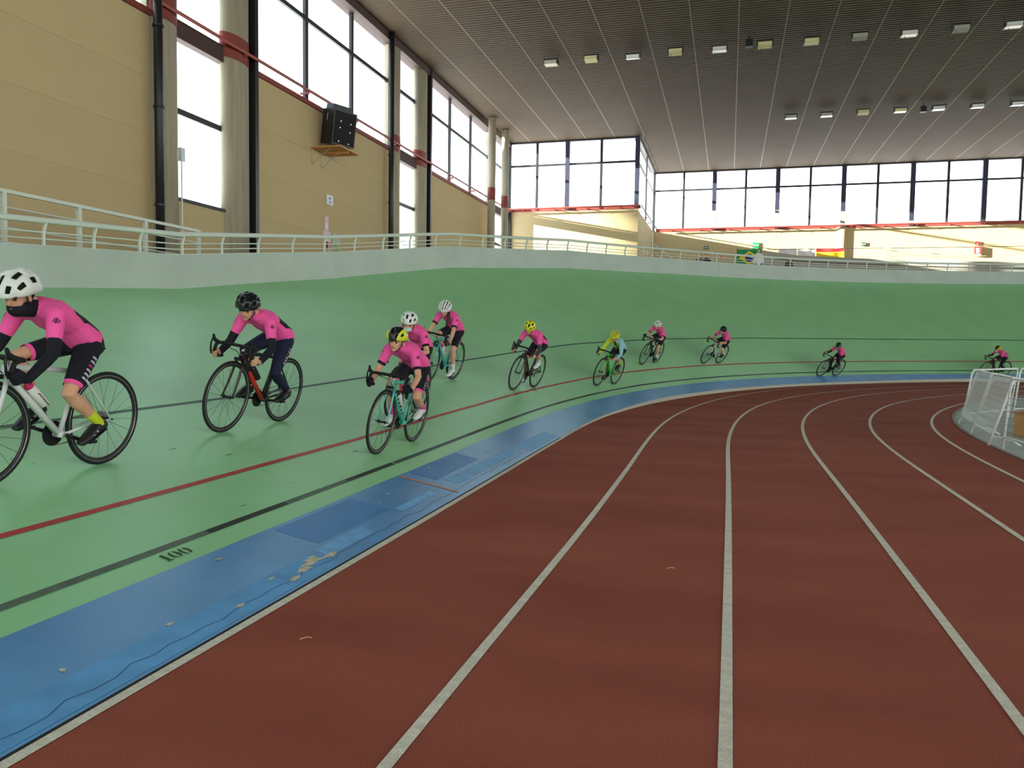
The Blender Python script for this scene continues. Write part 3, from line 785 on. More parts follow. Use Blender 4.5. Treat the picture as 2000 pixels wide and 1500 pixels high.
def person_on_bike(M, label, P):
    """P: clothing and pose of one rider; every piece is placed in the bicycle's own frame"""
    vox = P.get('vox', .010)
    root = empty('person', M); tag(root, label, 'person', 'cyclists riding round the bank')
    phi = P['phi']; drops = P.get('drops', True)
    tl = P.get('torso', 0.0)
    hipc = Vector((-.245, 0, .885)); sh = Vector((.135 + P.get('reach', 0), 0, 1.058 + tl)); 
    mid1 = hipc.lerp(sh, .36) + Vector((-.015, 0, .045)); mid2 = hipc.lerp(sh, .72) + Vector((-.01, 0, .04))
    sway = Vector((0, P.get('sway', 0), 0)); sh = sh + sway * .7; mid2 = mid2 + sway * .5; mid1 = mid1 + sway * .2
    neck0 = sh + Vector((.03, 0, .035)); hd = sh + sway * .3 + Vector((.128 + P.get('hx', 0), 0, .088 + P.get('hz', 0)))
    spine = [hipc + Vector((-.02, 0, -.005)), hipc + Vector((.03, 0, .04)), mid1, mid2, sh + Vector((-.02, 0, .02))]
    tw = [(.105, .135), (.100, .145), (.088, .124), (.100, .140), (.075, .120)]
    # head frame
    yaw, pit = math.radians(P.get('yaw', 0)), math.radians(P.get('pitch', 12))
    Mh = Matrix.Translation(hd) @ Matrix.Rotation(yaw, 4, 'Z') @ Matrix.Rotation(pit, 4, 'Y') @ Matrix.Scale(.90, 4)
    H3 = Mh.to_3x3()
    body = MB()
    body.cap_loft(spine, [(a * .86, b * .86) for a, b in tw], 14, ref=(0, 0, 1) if False else (-.6, 0, .8))
    body.cap_loft([sh + Vector((-.01, 0, .02)), neck0 + Vector((.005, 0, .025)), hd + H3 @ Vector((-.025, 0, -.04))], [.045, .046, .046], 12)
    body.ell(hd + H3 @ Vector((-.008, 0, .022)), (.094, .074, .092), H3); body.ell(hd + H3 @ Vector((.028, 0, -.048)), (.062, .054, .062), H3)
    body.ell(hd + H3 @ Vector((.060, 0, -.090)), (.026, .024, .022), H3)
    body.cap_loft([hd + H3 @ Vector((.086, 0, .012)), hd + H3 @ Vector((.104, 0, -.028))], [.009, .0135], 8)
    for sg in (-1, 1):
        body.ell(hd + H3 @ Vector((-.006, sg * .074, -.014)), (.02, .011, .030), H3, 8, 6)
        body.ell(hd + H3 @ Vector((.052, sg * .036, -.03)), (.03, .022, .026), H3, 8, 6)
    arms = {}; legs = {}; glove = {}
    for sg in (-1, 1):
        s0 = sh + Vector((-.01, sg * .145, -.012))
        if drops:
            G = Vector((.452, sg * .200, .702)); d = nrm((.62, 0, .78)); o_ = nrm((-.72, sg * .35, .45))
        else:
            G = Vector((.455, sg * .200, .826)); d = nrm((.9, 0, .36)); o_ = nrm((-.35, sg * .15, .9))
        o_ = (o_ - d * o_.dot(d)).normalized(); w_ = d.cross(o_) * (1 if sg > 0 else -1)
        wrist = G + o_ * .052 - d * .052
        el, wr = two_bone(s0, wrist, .256, .236, (-.5, sg * .38, -.5 if drops else -.7))
        arms[sg] = (s0, el, wr)
        body.cap_loft([s0, s0.lerp(el, .5), el, el.lerp(wr, .3), wr], [.046, .040, .034, .034, .024], 12)
        hand = MB()
        hand.cap_loft([wr, G + o_ * .036 - d * .008, G + o_ * .030 + d * .026], [(.022, .026), (.020, .036), (.015, .034)], 10, ref=o_)
        for j in range(4):
            c = G + d * (.030 - .019 * j); rr_ = .0265
            L = (200, 225, 215, 180)[j]
            hand.cap_loft([c + (o_ * math.cos(math.radians(t)) + w_ * -math.sin(math.radians(t))) * rr_ for t in (12, 60, 110, 150, L)], [.0098, .0095, .009, .0085, .0075], 8)
        hand.cap_loft([wr.lerp(G, .45) + w_ * .018, G + o_ * .018 + w_ * .028 + d * .02, G - o_ * .012 + w_ * .026 + d * .034, G - o_ * .026 + w_ * .010 + d * .04], [.014, .0115, .010, .0085], 8)
        body.v_off = len(body.v); off = len(body.v); body.v += hand.v; body.f += [tuple(off + i for i in q) for q in hand.f]; body.m += hand.m
        if P.get('glove'): glove[sg] = hand
        # legs
        ph = phi if sg < 0 else phi + math.pi
        ped = BBP + Vector((CRANK * math.cos(ph), sg * .108, -CRANK * math.sin(ph)))
        tilt = math.radians(P.get('toe', 14)); fx = Vector((math.cos(tilt), 0, -math.sin(tilt))); fz = Vector((math.sin(tilt), 0, math.cos(tilt)))
        ball = ped + fz * .026
        ank = ball - fx * .118 + fz * .062
        hip = hipc + Vector((.01, sg * .078, -.012))
        kn, an = two_bone(hip, ank, .385, .372, (1, sg * .12, .45))
        legs[sg] = (hip, kn, an, ball, fx, fz)
        body.cap_loft([hip, hip.lerp(kn, .35), hip.lerp(kn, .75), kn, kn.lerp(an, .28), kn.lerp(an, .65), an], [.074, .070, .054, .047, .050, .038, .029], 14)
        body.cap_loft([an, ball - fx * .03 + fz * .012, ball + fx * .05 + fz * .004], [.030, .03, .024], 8)
    me = remeshed(body, 'body', m_skin, vox * .8, 3)
    link('body', me, root)
    # jersey
    j = MB(); j.cap_loft(spine[1:], [(a * 1.05, b * 1.05) for a, b in tw[1:]], 16, ref=(-.6, 0, .8))
    j.cap_loft([spine[-1] + Vector((-.02, 0, 0)), sh + Vector((.028, 0, .022))], [(.075, .10), (.058, .066)], 14, ref=(-.6, 0, .8))
    j.loft([spine[1] + Vector((-.045, 0, -.03)), spine[1], mid1], [(.110, .152), (.108, .155), (.096, .134)], 16, ref=(-.6, 0, .8))
    for sg in (-1, 1):
        s0, el, wr = arms[sg]
        j.cap_loft([sh + Vector((-.03, sg * .07, .005)), s0], [.072, .058], 12)
        j.loft([s0, s0.lerp(el, .35), s0.lerp(el, .66)], [.058, .052, .046], 14)
    jm = P.get('jersey', m_pink); side = P.get('jersey_left')
    mats = [jm, m_black_cloth] + ([side] if side else [])
    me = remeshed(j, 'jersey', mats, max(vox * .75, .0065), 5)
    axis = (sh - hipc).normalized(); nn = axis.cross(Vector((0, 1, 0))); nn = nn if nn.z > 0 else -nn
    if P.get('back_panel') or side:
        for p in me.polygons:
            c = p.center - hipc; t = c.dot(axis)
            if side:
                if p.center.y > .045: p.material_index = 2
                elif abs(p.center.y) < .02 and p.normal.dot(nn) < 0: p.material_index = 1
            elif P.get('back_panel') and .02 < t < .26 and abs(p.center.y) < .125 and p.normal.dot(nn) > .25: p.material_index = 1
    jo = link('jersey', me, root)
    if P.get('cuff'):
        for sg in (-1, 1):
            s0, el, wr = arms[sg]; MB().loft([s0.lerp(el, .60), s0.lerp(el, .72)], [.0475, .0455], 16, cap=False).build('cuff', m_black_cloth, jo, True)
    bv = BVHTree.FromPolygons([v.co for v in me.vertices], [list(p.vertices) for p in me.polygons])
    def decal(bv_, c, n_, ux, uy, quads, m, name, parent):
        """small flat print laid on a garment's surface"""
        for q in quads:
            mb = MB(); rows_ = []
            for iy in range(3):
                row = []
                for ix in range(3):
                    x_ = q[0] + (q[2] - q[0]) * ix / 2; y_ = q[1] + (q[3] - q[1]) * iy / 2
                    o3 = c + ux * x_ + uy * y_ + n_ * .12
                    hit = bv_.ray_cast(o3, -n_, .3)
                    row.append((hit[0] + n_ * .0025) if hit[0] is not None else None)
                rows_.append(row)
            if all(p is not None for r_ in rows_ for p in r_): mb.grid(rows_).build(name, m, parent)
    if P.get('logo'):
        for sg in (1, -1):
            s0, el, wr = arms[sg]; c = s0.lerp(el, .2) + Vector((.0, sg * .02, 0))
            ux = nrm((0.75, sg * .2, -.55)) if False else nrm(Vector((.2, -sg * .9, .1))); n_ = nrm((.75, sg * .45, .35)); uy = n_.cross(ux).normalized(); uy = uy if uy.z > 0 else -uy
            decal(bv, c, n_, ux, uy, [(-.022, .006, .018, .012), (-.022, -.004, .018, .002), (-.018, -.014, .022, -.008), (-.004, -.02, .003, .02)], m_print_dark, 'logo_mark', jo)
    # sleeves
    sl = P.get('sleeve'); sll = P.get('sleeve_left', sl)
    for sg in (-1, 1):
        m = sl if sg < 0 else sll
        if m:
            s0, el, wr = arms[sg]
            MB().cap_loft([s0.lerp(el, .5), s0.lerp(el, .75), el, el.lerp(wr, .3), el.lerp(wr, .93)], [.0445, .0425, .0385, .038, .029], 14).build('sleeve', m, root, True)
        if P.get('glove'):
            gm = remeshed(glove[sg], 'glove', P['glove'], .0055, 1)
            c = gm.vertices
            go = link('glove', gm, root); md = go.modifiers.new('offset', 'DISPLACE'); md.strength = .0035; md.mid_level = 0
    # shorts or tights
    b = MB(); b.cap_loft([spine[0] + Vector((-.012, 0, -.01)), spine[1], mid1.lerp(spine[1], .5)], [(.107, .138), (.106, .150), (.098, .138)], 16, ref=(-.6, 0, .8))
    full = P.get('tights')
    for sg in (-1, 1):
        hip, kn, an, ball, fx, fz = legs[sg]
        b.cap_loft([hip, hip.lerp(kn, .3)], [.083, .078], 14)
        if full:
            b.loft([hip, hip.lerp(kn, .35), hip.lerp(kn, .75), kn, kn.lerp(an, .28), kn.lerp(an, .65), kn.lerp(an, .97)], [.084, .077, .060, .053, .055, .043, .035], 16)
        else:
            b.loft([hip, hip.lerp(kn, .35), hip.lerp(kn, .6), hip.lerp(kn, .82)], [.084, .077, .067, .058], 16)
    me = remeshed(b, 'cycling_tights' if full else 'cycling_shorts', P.get('shorts', m_black_cloth), max(vox * .9, .009), 3)
    so = link(me.name.split('.')[0], me, root)
    bv = BVHTree.FromPolygons([v.co for v in me.vertices], [list(p.vertices) for p in me.polygons])
    for sg in (-1, 1):
        hip, kn, an, ball, fx, fz = legs[sg]
        if P.get('hem'): MB().loft([hip.lerp(kn, .79), hip.lerp(kn, .86)], [.0600, .0560], 16, cap=False).build('hem_band', P['hem'], so, True)
        if P.get('print'):
            d = (kn - hip).normalized(); n_ = nrm((-.25, sg, .2)); n_ = (n_ - d * n_.dot(d)).normalized(); uy = d; ux = d.cross(n_).normalized()
            c = hip.lerp(kn, .52)
            q = [(-.024, -.10 + .032 * k, .022, -.086 + .032 * k) for k in range(6)]
            decal(bv, c, n_, ux, uy, q[:2] + q[3:], m_print, 'lettering', so); decal(bv, c, n_, ux, uy, q[2:3], m_print_pink, 'lettering', so)
        # socks and shoes
        if P.get('sock'):
            MB().cap_loft([kn.lerp(an, P.get('sock_h', .68)), kn.lerp(an, .85), an, an - fz * .02], [.0400, .0345, .0335, .033], 14).build('sock', P['sock'], root, True)
        st = MB()
        heel = ball - fx * .150
        st.cap_loft([heel + fz * .022, heel + fx * .05 + fz * .036, ball - fx * .04 + fz * .026, ball + fx * .02 + fz * .012, ball + fx * .072 + fz * .006],
                    [(.034, .030), (.046, .034), (.040, .040), (.028, .042), (.018, .030)], 14, ref=fz)
        shoe = st.build('shoe', P.get('shoe', m_shoe_black), root, True)
        MB().cap_loft([heel - fz * .010, ball - fz * .014, ball + fx * .07 - fz * .010], [(.007, .028), (.007, .040), (.006, .026)], 10, ref=fz).build('sole', P.get('sole', m_shoe_black), shoe, True)
        for k in (0, 1): 
            c = ball - fx * (.055 - .035 * k) + fz * (.030 - .008 * k)
            MB().loft([c + Vector((0, -.040, -.006)), c + Vector((0, -.02, .024)), c + Vector((0, .02, .024)), c + Vector((0, .040, -.006))], [(.004, .010)] * 4, 6).build('strap', m_shoe_black if P.get('shoe') is m_shoe_white else m_print, shoe)
    # face, hair, helmet
    for sg in (-1, 1):
        MB().ell(hd + H3 @ Vector((.079, sg * .030, -.002)), (.009, .013, .006), H3, 8, 6).build('eye', m_eye, root, True)
        MB().cap_loft([hd + H3 @ Vector((.088, sg * .014, .014)), hd + H3 @ Vector((.076, sg * .046, .013))], [.0035, .003], 6).build('eyebrow', m_hair, root, True)
    if P.get('mask'):
        q = MB(); q.ell(hd + H3 @ Vector((.045, 0, -.060)), (.062, .058, .044), H3, 14, 10); q.build('face_mask', P['mask'], root, True)
    else:
        MB().cap_loft([hd + H3 @ Vector((.081, -.022, -.064)), hd + H3 @ Vector((.091, 0, -.064)), hd + H3 @ Vector((.081, .022, -.064))], [.004, .006, .004], 6).build('mouth', m_lip, root, True)
    if P.get('buff'):
        MB().cap_loft([neck0 + Vector((-.005, 0, -.01)), hd + H3 @ Vector((.0, 0, -.075)), hd + H3 @ Vector((.03, 0, -.075))], [.066, .064, .060], 14).build('neck_buff', P['buff'], root, True)
    hr = MB(); hr.ell(hd + H3 @ Vector((-.030, 0, .012)), (.082, .079, .078), H3, 14, 10); hair = hr.build('hair', m_hair, root, True)
    if P.get('braid'):
        a = hd + H3 @ Vector((-.05, .055, -.05)); MB().cap_loft([a, a + Vector((.02, .03, -.09)), a + Vector((.05, .035, -.19)), a + Vector((.055, .03, -.25))], [.028, .026, .022, .012], 10).build('braid', m_hair, hair, True)
    Mhel = Matrix.Translation(hd) @ H3.to_4x4() @ Matrix.Scale(1.08, 4) @ Matrix.Translation((-.012, 0, .010))
    hel = helmet(root, Mhel, P['helmet'], P.get('helmet2'), P.get('stripes', False), P.get('hs', 1.0))
    st = MB()
    for sg in (-1, 1):
        st.loft([hd + H3 @ Vector((.03, sg * .083, .03)), hd + H3 @ Vector((.018, sg * .076, -.04)), hd + H3 @ Vector((.040, sg * .02, -.116))], [.0045] * 3, 5)
        st.loft([hd + H3 @ Vector((-.06, sg * .080, .02)), hd + H3 @ Vector((.018, sg * .077, -.045))], [.004] * 2, 5)
    st.build('chin_strap', m_black_cloth, hel)
    return root

def pose_matrix(fc, rc, lean, scale=1.0):
    """frame of a bicycle whose wheels touch the bank at (s, e) pairs fc and rc, leaning to its left"""
    a = bank(*fc); b = bank(*rc)
    f = (a - b).normalized(); mid = (a + b) / 2
    up = Vector((0, 0, 1)); left = up.cross(f).normalized(); up = f.cross(left).normalized()
    t = math.radians(lean); u2 = up * math.cos(t) + left * math.sin(t); l2 = u2.cross(f).normalized()
    M = Matrix.Identity(4)
    for i in range(3): M[i][0], M[i][1], M[i][2], M[i][3] = f[i] * scale, l2[i] * scale, u2[i] * scale, mid[i]
    return M
D2 = math.radians
m_f_white = mat('white_frame_paint', rgb(208, 212, 208), rough=.3, spec=.5)
m_f_black = mat('black_frame_paint', rgb(26, 26, 28), rough=.3, spec=.5)
m_f_red = mat('red_frame_paint', rgb(190, 40, 36), rough=.35, spec=.5)
m_f_mint = mat('mint_frame_paint', rgb(92, 196, 178), rough=.35, spec=.5)
m_f_teal = mat('teal_frame_paint', rgb(74, 176, 178), rough=.35, spec=.5)
m_f_brown = mat('dark_brown_frame_paint', rgb(54, 44, 40), rough=.35, spec=.5)
m_f_green = mat('bright_green_frame_paint', rgb(44, 200, 62), rough=.35, spec=.5)
m_f_orange = mat('orange_stay_paint', rgb(216, 140, 52), rough=.4)
SC_ = 1.04
RIDERS = [
 # front (s,e), rear (s,e), lean, bicycle kwargs, bicycle label, rider label, pose and clothes
 dict(f=(3.75, 2.14), r=(4.70, 2.16), lean=5, sway=-0, bike=dict(fr=m_f_white, acc=m_f_black), bl='white road bicycle nearest the camera, cut by the left edge',
      pl='person in pink jersey and grey-white helmet, leftmost and nearest rider, wearing lime socks',
      P=dict(phi=D2(-20), toe=24, sleeve=m_black_cloth, glove=m_black_cloth, hem=m_pink, print=1, logo=1, sock=m_sock_lime, shoe=m_shoe_black, buff=m_black_cloth, helmet=m_white_shell, back_panel=1, vox=.008, pitch=18, yaw=10, hs=1.13, torso=.03)),
 dict(f=(6.36, 2.296), r=(7.31, 2.296), lean=10, sway=-0.06, bike=dict(fr=m_f_black, acc=m_f_red, marks='accent'), bl='black road bicycle with a red down tube, second from the left',
      pl='person in pink jersey with black helmet and dark full-length tights, second from the left',
      P=dict(phi=D2(-5), sleeve=m_black_cloth, tights=1, print=1, logo=1, shorts=m_navy_cloth, shoe=m_shoe_black, helmet=m_black_shell, back_panel=1, vox=.008, pitch=20, yaw=14)),
 dict(f=(9.10, 1.76), r=(10.10, 1.80), lean=8, sway=-0.04, bike=dict(fr=m_f_red, acc=m_f_black, seatstay=m_f_orange), bl='red road bicycle with orange stays behind the mint bicycle',
      pl='person with white helmet and pale mask half hidden behind the mint bicycle rider',
      P=dict(phi=D2(30), cuff=1, print=1, logo=1, hem=m_pink, sock=m_sock_pink, shoe=m_shoe_black, helmet=m_white_shell, mask=m_mask_blue, vox=.009, drops=False, pitch=14, yaw=10)),
 dict(f=(7.44, 1.16), r=(8.42, 1.17), lean=9, sway=-0.06, bike=dict(fr=m_f_mint, acc=m_f_black, marks='letters'), bl='mint green road bicycle with dark letters on the down tube, wheels astride the red line',
      pl='person with yellow and black helmet, bare arms and pink socks on the mint bicycle',
      P=dict(phi=D2(15), cuff=1, glove=m_black_cloth, print=1, logo=1, hem=m_pink, sock=m_sock_pink, sock_h=.5, shoe=m_shoe_white, helmet=m_yellow_shell, helmet2=m_black_shell, vox=.008, pitch=6, yaw=2)),
 dict(f=(12.06, 2.55), r=(12.96, 2.49), lean=12, sway=-0.02, bike=dict(fr=m_f_teal, acc=m_f_black), bl='teal road bicycle ridden highest of the near group, under the white helmet',
      pl='person with white helmet, dark braid and bare arms on the teal bicycle',
      P=dict(phi=D2(-82), cuff=1, glove=m_glove_brown, print=1, logo=1, sock=m_sock_white, shoe=m_shoe_white, helmet=m_white_shell, stripes=1, braid=1, vox=.010, pitch=30, yaw=12, torso=.06)),
 dict(f=(14.08, 1.68), r=(14.98, 1.61), lean=15, sway=-0.08, bike=dict(fr=m_f_brown, acc=m_f_black), bl='dark brown road bicycle just above the red line, under a yellow helmet with holes',
      pl='person with yellow holed helmet, pink jersey and dark grey sleeves in mid bend',
      P=dict(phi=D2(95), sleeve=m_grey_cloth, shoe=m_shoe_white, sock=m_sock_white, helmet=m_yellow_shell, back_panel=1, vox=.011, pitch=28, yaw=18)),
 dict(f=(17.80, 1.18), r=(18.68, 1.12), lean=16, sway=0, bike=dict(fr=m_f_green, acc=m_f_green), bl='bright green road bicycle on the red line',
      pl='person in lime and ice blue jacket with striped yellow helmet on the green bicycle',
      P=dict(phi=D2(75), jersey=m_lime, jersey_left=m_ice, sleeve=m_lime, sleeve_left=m_ice, sock=m_sock_lime, shoe=m_shoe_black, helmet=m_yellow_shell, stripes=1, vox=.012, pitch=26, yaw=10)),
 dict(f=(21.80, 1.81), r=(22.70, 1.85), lean=19, sway=-0.03, bike=dict(fr=m_f_black, acc=m_f_black), bl='black road bicycle between the green and the white bicycle in the bend',
      pl='person with white helmet, pink jersey and white socks right of the rider in lime',
      P=dict(phi=D2(-88), cuff=1, glove=m_black_cloth, sock=m_sock_white, shoe=m_shoe_black, sole=m_sock_lime, helmet=m_white_shell, vox=.013, pitch=14, yaw=14, drops=False), scale=.98),
 dict(f=(25.35, 1.64), r=(26.25, 1.625), lean=26, sway=0, bike=dict(fr=m_f_white, acc=m_f_black), bl='white road bicycle in the middle of the far bend',
      pl='person with black helmet, pink jersey and bare arms on the white far bicycle',
      P=dict(phi=D2(5), cuff=1, sock=m_sock_white, shoe=m_shoe_black, helmet=m_black_shell, vox=.013, pitch=10, yaw=16, drops=False), scale=1.0),
 dict(f=(31.35, .655), r=(32.25, .655), lean=26, sway=0, bike=dict(fr=m_f_black, acc=m_f_black), bl='black road bicycle low on the blue band in the far bend',
      pl='person with green and black helmet and black sleeves, low on the blue band',
      P=dict(phi=D2(80), sleeve=m_black_cloth, tights=1, shoe=m_shoe_black, helmet=m_green_shell, helmet2=m_black_shell, vox=.014, pitch=8, yaw=22, drops=False)),
 dict(f=(40.40, .39), r=(41.28, .42), lean=18, sway=0, bike=dict(fr=m_f_brown, acc=m_f_black), bl='farthest road bicycle, half hidden behind the white barriers',
      pl='person with yellow helmet and white mask, farthest rider behind the white barriers',
      P=dict(phi=D2(0), sleeve=m_black_cloth, tights=1, back_panel=1, shoe=m_shoe_black, helmet=m_yellow_shell, helmet2=m_black_shell, mask=m_white_cloth, vox=.014, pitch=6, yaw=8, drops=False)),
]
for R in RIDERS:
    M = pose_matrix(R['f'], R['r'], R['lean'], R.get('scale', SC_))
    bicycle(M, label=R['bl'], phi=R['P']['phi'], **R['bike'])
    R['P']['sway'] = R['sway']
    if not R['P'].get('drops', True): R['P'].setdefault('torso', .03); R['P'].setdefault('reach', -.05)
    person_on_bike(M, R['pl'], R['P'])
    R['M'] = M
bottle(RIDERS[0]['M'], m_white_cloth, mat('magenta_cap', rgb(200, 30, 100), rough=.5), 'white bottle with magenta cap in the nearest bicycle')
bottle(RIDERS[1]['M'], m_shoe_black, m_shoe_black, 'black bottle in the black and red bicycle')
bottle(RIDERS[3]['M'], m_white_cloth, m_shoe_black, 'white bottle with black cap in the mint bicycle')
bottle(RIDERS[4]['M'], m_white_cloth, mat('magenta_cap', rgb(200, 30, 100), rough=.5), 'white bottle with pink cap in the teal bicycle')

# ------------------------------------------------------------------ ceiling floodlights
m_lamp_body = mat('dark_lamp_housing', rgb(44, 42, 38), rough=.5)
m_lens = [mat('lamp_lens_warm', rgb(226, 214, 160), rough=.25, spec=.6), mat('lamp_lens_grey', rgb(176, 176, 160), rough=.25, spec=.6), mat('lamp_lens_white', rgb(222, 222, 214), rough=.25, spec=.6)]
def floodlight(x, y, k, label, group, tilt=0.0, loop=False):
    o = empty('ceiling_floodlight', loc=(x, y, ROOF)); o.rotation_euler = (tilt, 0, 0); tag(o, label, 'floodlight', group)
    h = MB(); h.box((-.28, -.20, -.34), (.28, .22, -.14)); h.build('housing', m_lamp_body, o)
    MB().box((-.25, -.215, -.345), (.25, .12, -.339)).build('lens', m_lens[k], o)
    MB().box((-.25, -.206, -.33), (.25, -.20, -.20)).build('front_lens', m_lens[k], o)
    for q in (-.2925, .2925): MB().box((q - .0075, -.02, -.30), (q + .0075, .02, .03)).build('bracket', m_lamp_body, o)
    if loop: MB().loft([(-.30 + .16 * math.sin(a), -.1, -.46 + .16 * math.cos(a)) for a in [math.radians(30 + 30 * q) for q in range(11)]], [.007] * 11, 5).build('cable_loop', m_lamp_body, o)
NUM = ['first', 'second', 'third', 'fourth', 'fifth', 'sixth', 'seventh', 'eighth', 'ninth', 'tenth', 'eleventh']
for i in range(11):
    floodlight(-7.33 + 1.661 * i, 31.55, (1, 0, 2, 0, 2, 0, 0, 1, 2, 1, 2)[i], 'boxy ceiling floodlight, %s from the left in the nearer row' % NUM[i], 'nearer row of ceiling floodlights', math.radians((0, -8, 12, -8, 4, -4, 0, -6, 4, -4, 4)[i]), i in (3, 4, 5, 7, 8, 9, 10))
for i in range(7):
    floodlight(2.65 + 1.658 * i, 41.68, (1, 1, 0, 0, 2, 2, 2)[i], 'boxy ceiling floodlight, %s from the left in the farther row' % NUM[i], 'farther row of ceiling floodlights', math.radians((4, 2, -6, 0, 2, 6, 6)[i]))
for x, y, lb in ((.40, 31.2, 'small dark box on the ceiling beside the nearer floodlight row'), (8.63, 41.68, 'small dark box between the floodlights of the farther row')):
    o = empty('ceiling_speaker', loc=(x, y, ROOF)); tag(o, lb, 'speaker')
    MB().box((-.13, -.12, -.40), (.13, .12, -.14)).build('cabinet', m_pipe, o); MB().box((-.02, -.02, -.14), (.02, .02, 0)).build('bracket', m_pipe, o)

# ------------------------------------------------------------------ things on the left wall
sp = empty('loudspeaker', M=Matrix.Translation((XW + .62, 22.95, 7.62)) @ Matrix.Rotation(math.radians(-22), 4, 'Z') @ Matrix.Rotation(math.radians(9), 4, 'Y')); tag(sp, 'big black loudspeaker on a wooden wall shelf', 'loudspeaker')
MB().box((-.28, -.46, 0), (.28, .46, 1.08)).build('cabinet', m_pipe, sp)
MB().box((-.22, -.40, 1.08), (.16, .36, 1.24)).build('top_unit', m_pipe, sp)
MB().box((.28, -.41, .05), (.292, .41, 1.03)).build('grille', mat('speaker_grille', rgb(20, 20, 22), rough=.8, bump=.5, bscale=90), sp)
for y_, z_ in ((-.18, .74), (.22, .72), (-.2, .54), (.22, .46), (-.2, .12), (.2, .1)): MB().loft([(.292, y_, z_), (.30, y_, z_)], [.022] * 2, 8).build('screw', m_alloy, sp)
MB().loft([(.0, -.465, .92), (.0, -.50, .92), (.0, -.50, .72), (.0, -.465, .72)], [.015] * 4, 6).build('handle', m_alloy, sp)
sf = empty('wall_shelf', loc=(XW + .09, 22.9, 7.42)); tag(sf, 'wooden shelf board on wire brackets under the loudspeaker', 'shelf')
m_wood = mat('orange_brown_wood', rgb(196, 142, 84), rough=.6, var=.15, scale=9)
MB().box((0, -.66, 0), (1.02, .62, .045)).build('board', m_wood, sf); MB().box((0, -.02, -.06), (.95, .03, 0)).build('batten', m_wood, sf)
for y_ in (-.6, .0): MB().loft([(.0, y_, -.5), (.0, y_, -.02)], [.01] * 2, 5).loft([(0, y_, -.5), (.62, y_, -.02)], [.01] * 2, 5).build('bracket', m_alloy, sf)
def plaque(name, c, n, ux, w, h, m, label, cat, marks=(), t=.02):
    """flat sign on a wall; marks = (x0,y0,x1,y1,material) in metres from its centre"""
    n = nrm(n); ux = nrm(ux); uz = Vector((0, 0, 1)); M = Matrix.Identity(4)
    for i in range(3): M[i][0], M[i][1], M[i][2], M[i][3] = ux[i], n[i], uz[i], c[i]
    o = empty(name, M); tag(o, label, cat)
    MB().box((-w/2, 0, -h/2), (w/2, t, h/2)).build('plate', m, o)
    for x0_, z0_, x1_, z1_, mm in marks: MB().box((x0_, t, z0_), (x1_, t + .003, z1_)).build('mark', mm, o)
    return o
m_sign_white = mat('white_sign', rgb(214, 222, 222), rough=.5); m_sign_blue = mat('blue_sign_print', rgb(120, 140, 160), rough=.5)
m_sign_pink = mat('faded_pink_sign', rgb(222, 190, 196), rough=.6); m_sign_red = mat('red_sign', rgb(206, 62, 54), rough=.5)
m_sign_green = mat('green_sign', rgb(40, 140, 88), rough=.5); m_sign_dkgreen = mat('dark_green_sign', rgb(24, 74, 50), rough=.5)
plaque('notice', Vector((XW + .085, 23.42, 5.99)), (1, 0, 0), (0, 1, 0), .42, .32, m_sign_white, 'small white notice on the tan wall below the loudspeaker', 'sign', ((-.08, .02, .06, .09, m_sign_blue), (-.05, -.11, .07, -.04, m_sign_blue)))
plaque('fire_notice', Vector((XW + .085, 23.2, 5.19)), (1, 0, 0), (0, 1, 0), .26, .46, m_sign_pink, 'tall faded pink notice above the railing', 'sign', ((-.05, -.18, .06, .0, m_sign_white),))
plaque('fire_sign', Vector((XW + .085, 23.22, 4.62)), (1, 0, 0), (0, 1, 0), .50, .66, m_sign_pink, 'wide faded pink and red notice behind the railing', 'sign', ((-.22, -.28, .22, -.02, mat('faded_red', rgb(206, 128, 116), rough=.6)), (-.04, -.28, .04, -.02, m_sign_pink)))
plaque('exit_notice', Vector((XW + .085, 23.85, 4.62)), (1, 0, 0), (0, 1, 0), .55, .62, mat('faded_green', rgb(176, 188, 168), rough=.6), 'pale green notice next to the pink one', 'sign', ((-.2, -.3, .2, -.05, mat('faded_green_dark', rgb(150, 166, 110), rough=.6)),))
jb = empty('junction_box', loc=(XW + .30, 15.92, 5.75)); tag(jb, 'small white junction box with conduit on the first column', 'box')
MB().box((-.04, -.07, -.16), (.05, .07, .16)).build('cover', m_sign_white, jb); MB().loft([(0, 0, -.16), (0, 0, -3.6)], [.02] * 2, 6).build('conduit', m_sign_white, jb)
# stair guard rail by the left wall
sr = empty('guard_rail', loc=(-11.5, 10, 2.6)); tag(sr, 'white rectangular guard rail between the parapet and the tan wall', 'railing')
ys = [-6.5, -4.8, -3.1, -1.5, .1, 1.63, 3.30, 4.95]
MB().box((-.03, -6.5, 1.16), (.03, 4.95, 1.22)).build('top_rail', m_rail, sr)
for z_ in (.93, .60, .36): MB().loft([(0, -6.5, z_), (0, 4.95, z_)], [.014] * 2, 6).build('rail', m_rail, sr)
for y_ in ys: MB().box((-.035, y_ - .035, -.5), (.035, y_ + .035, 1.2)).build('post', m_rail, sr)

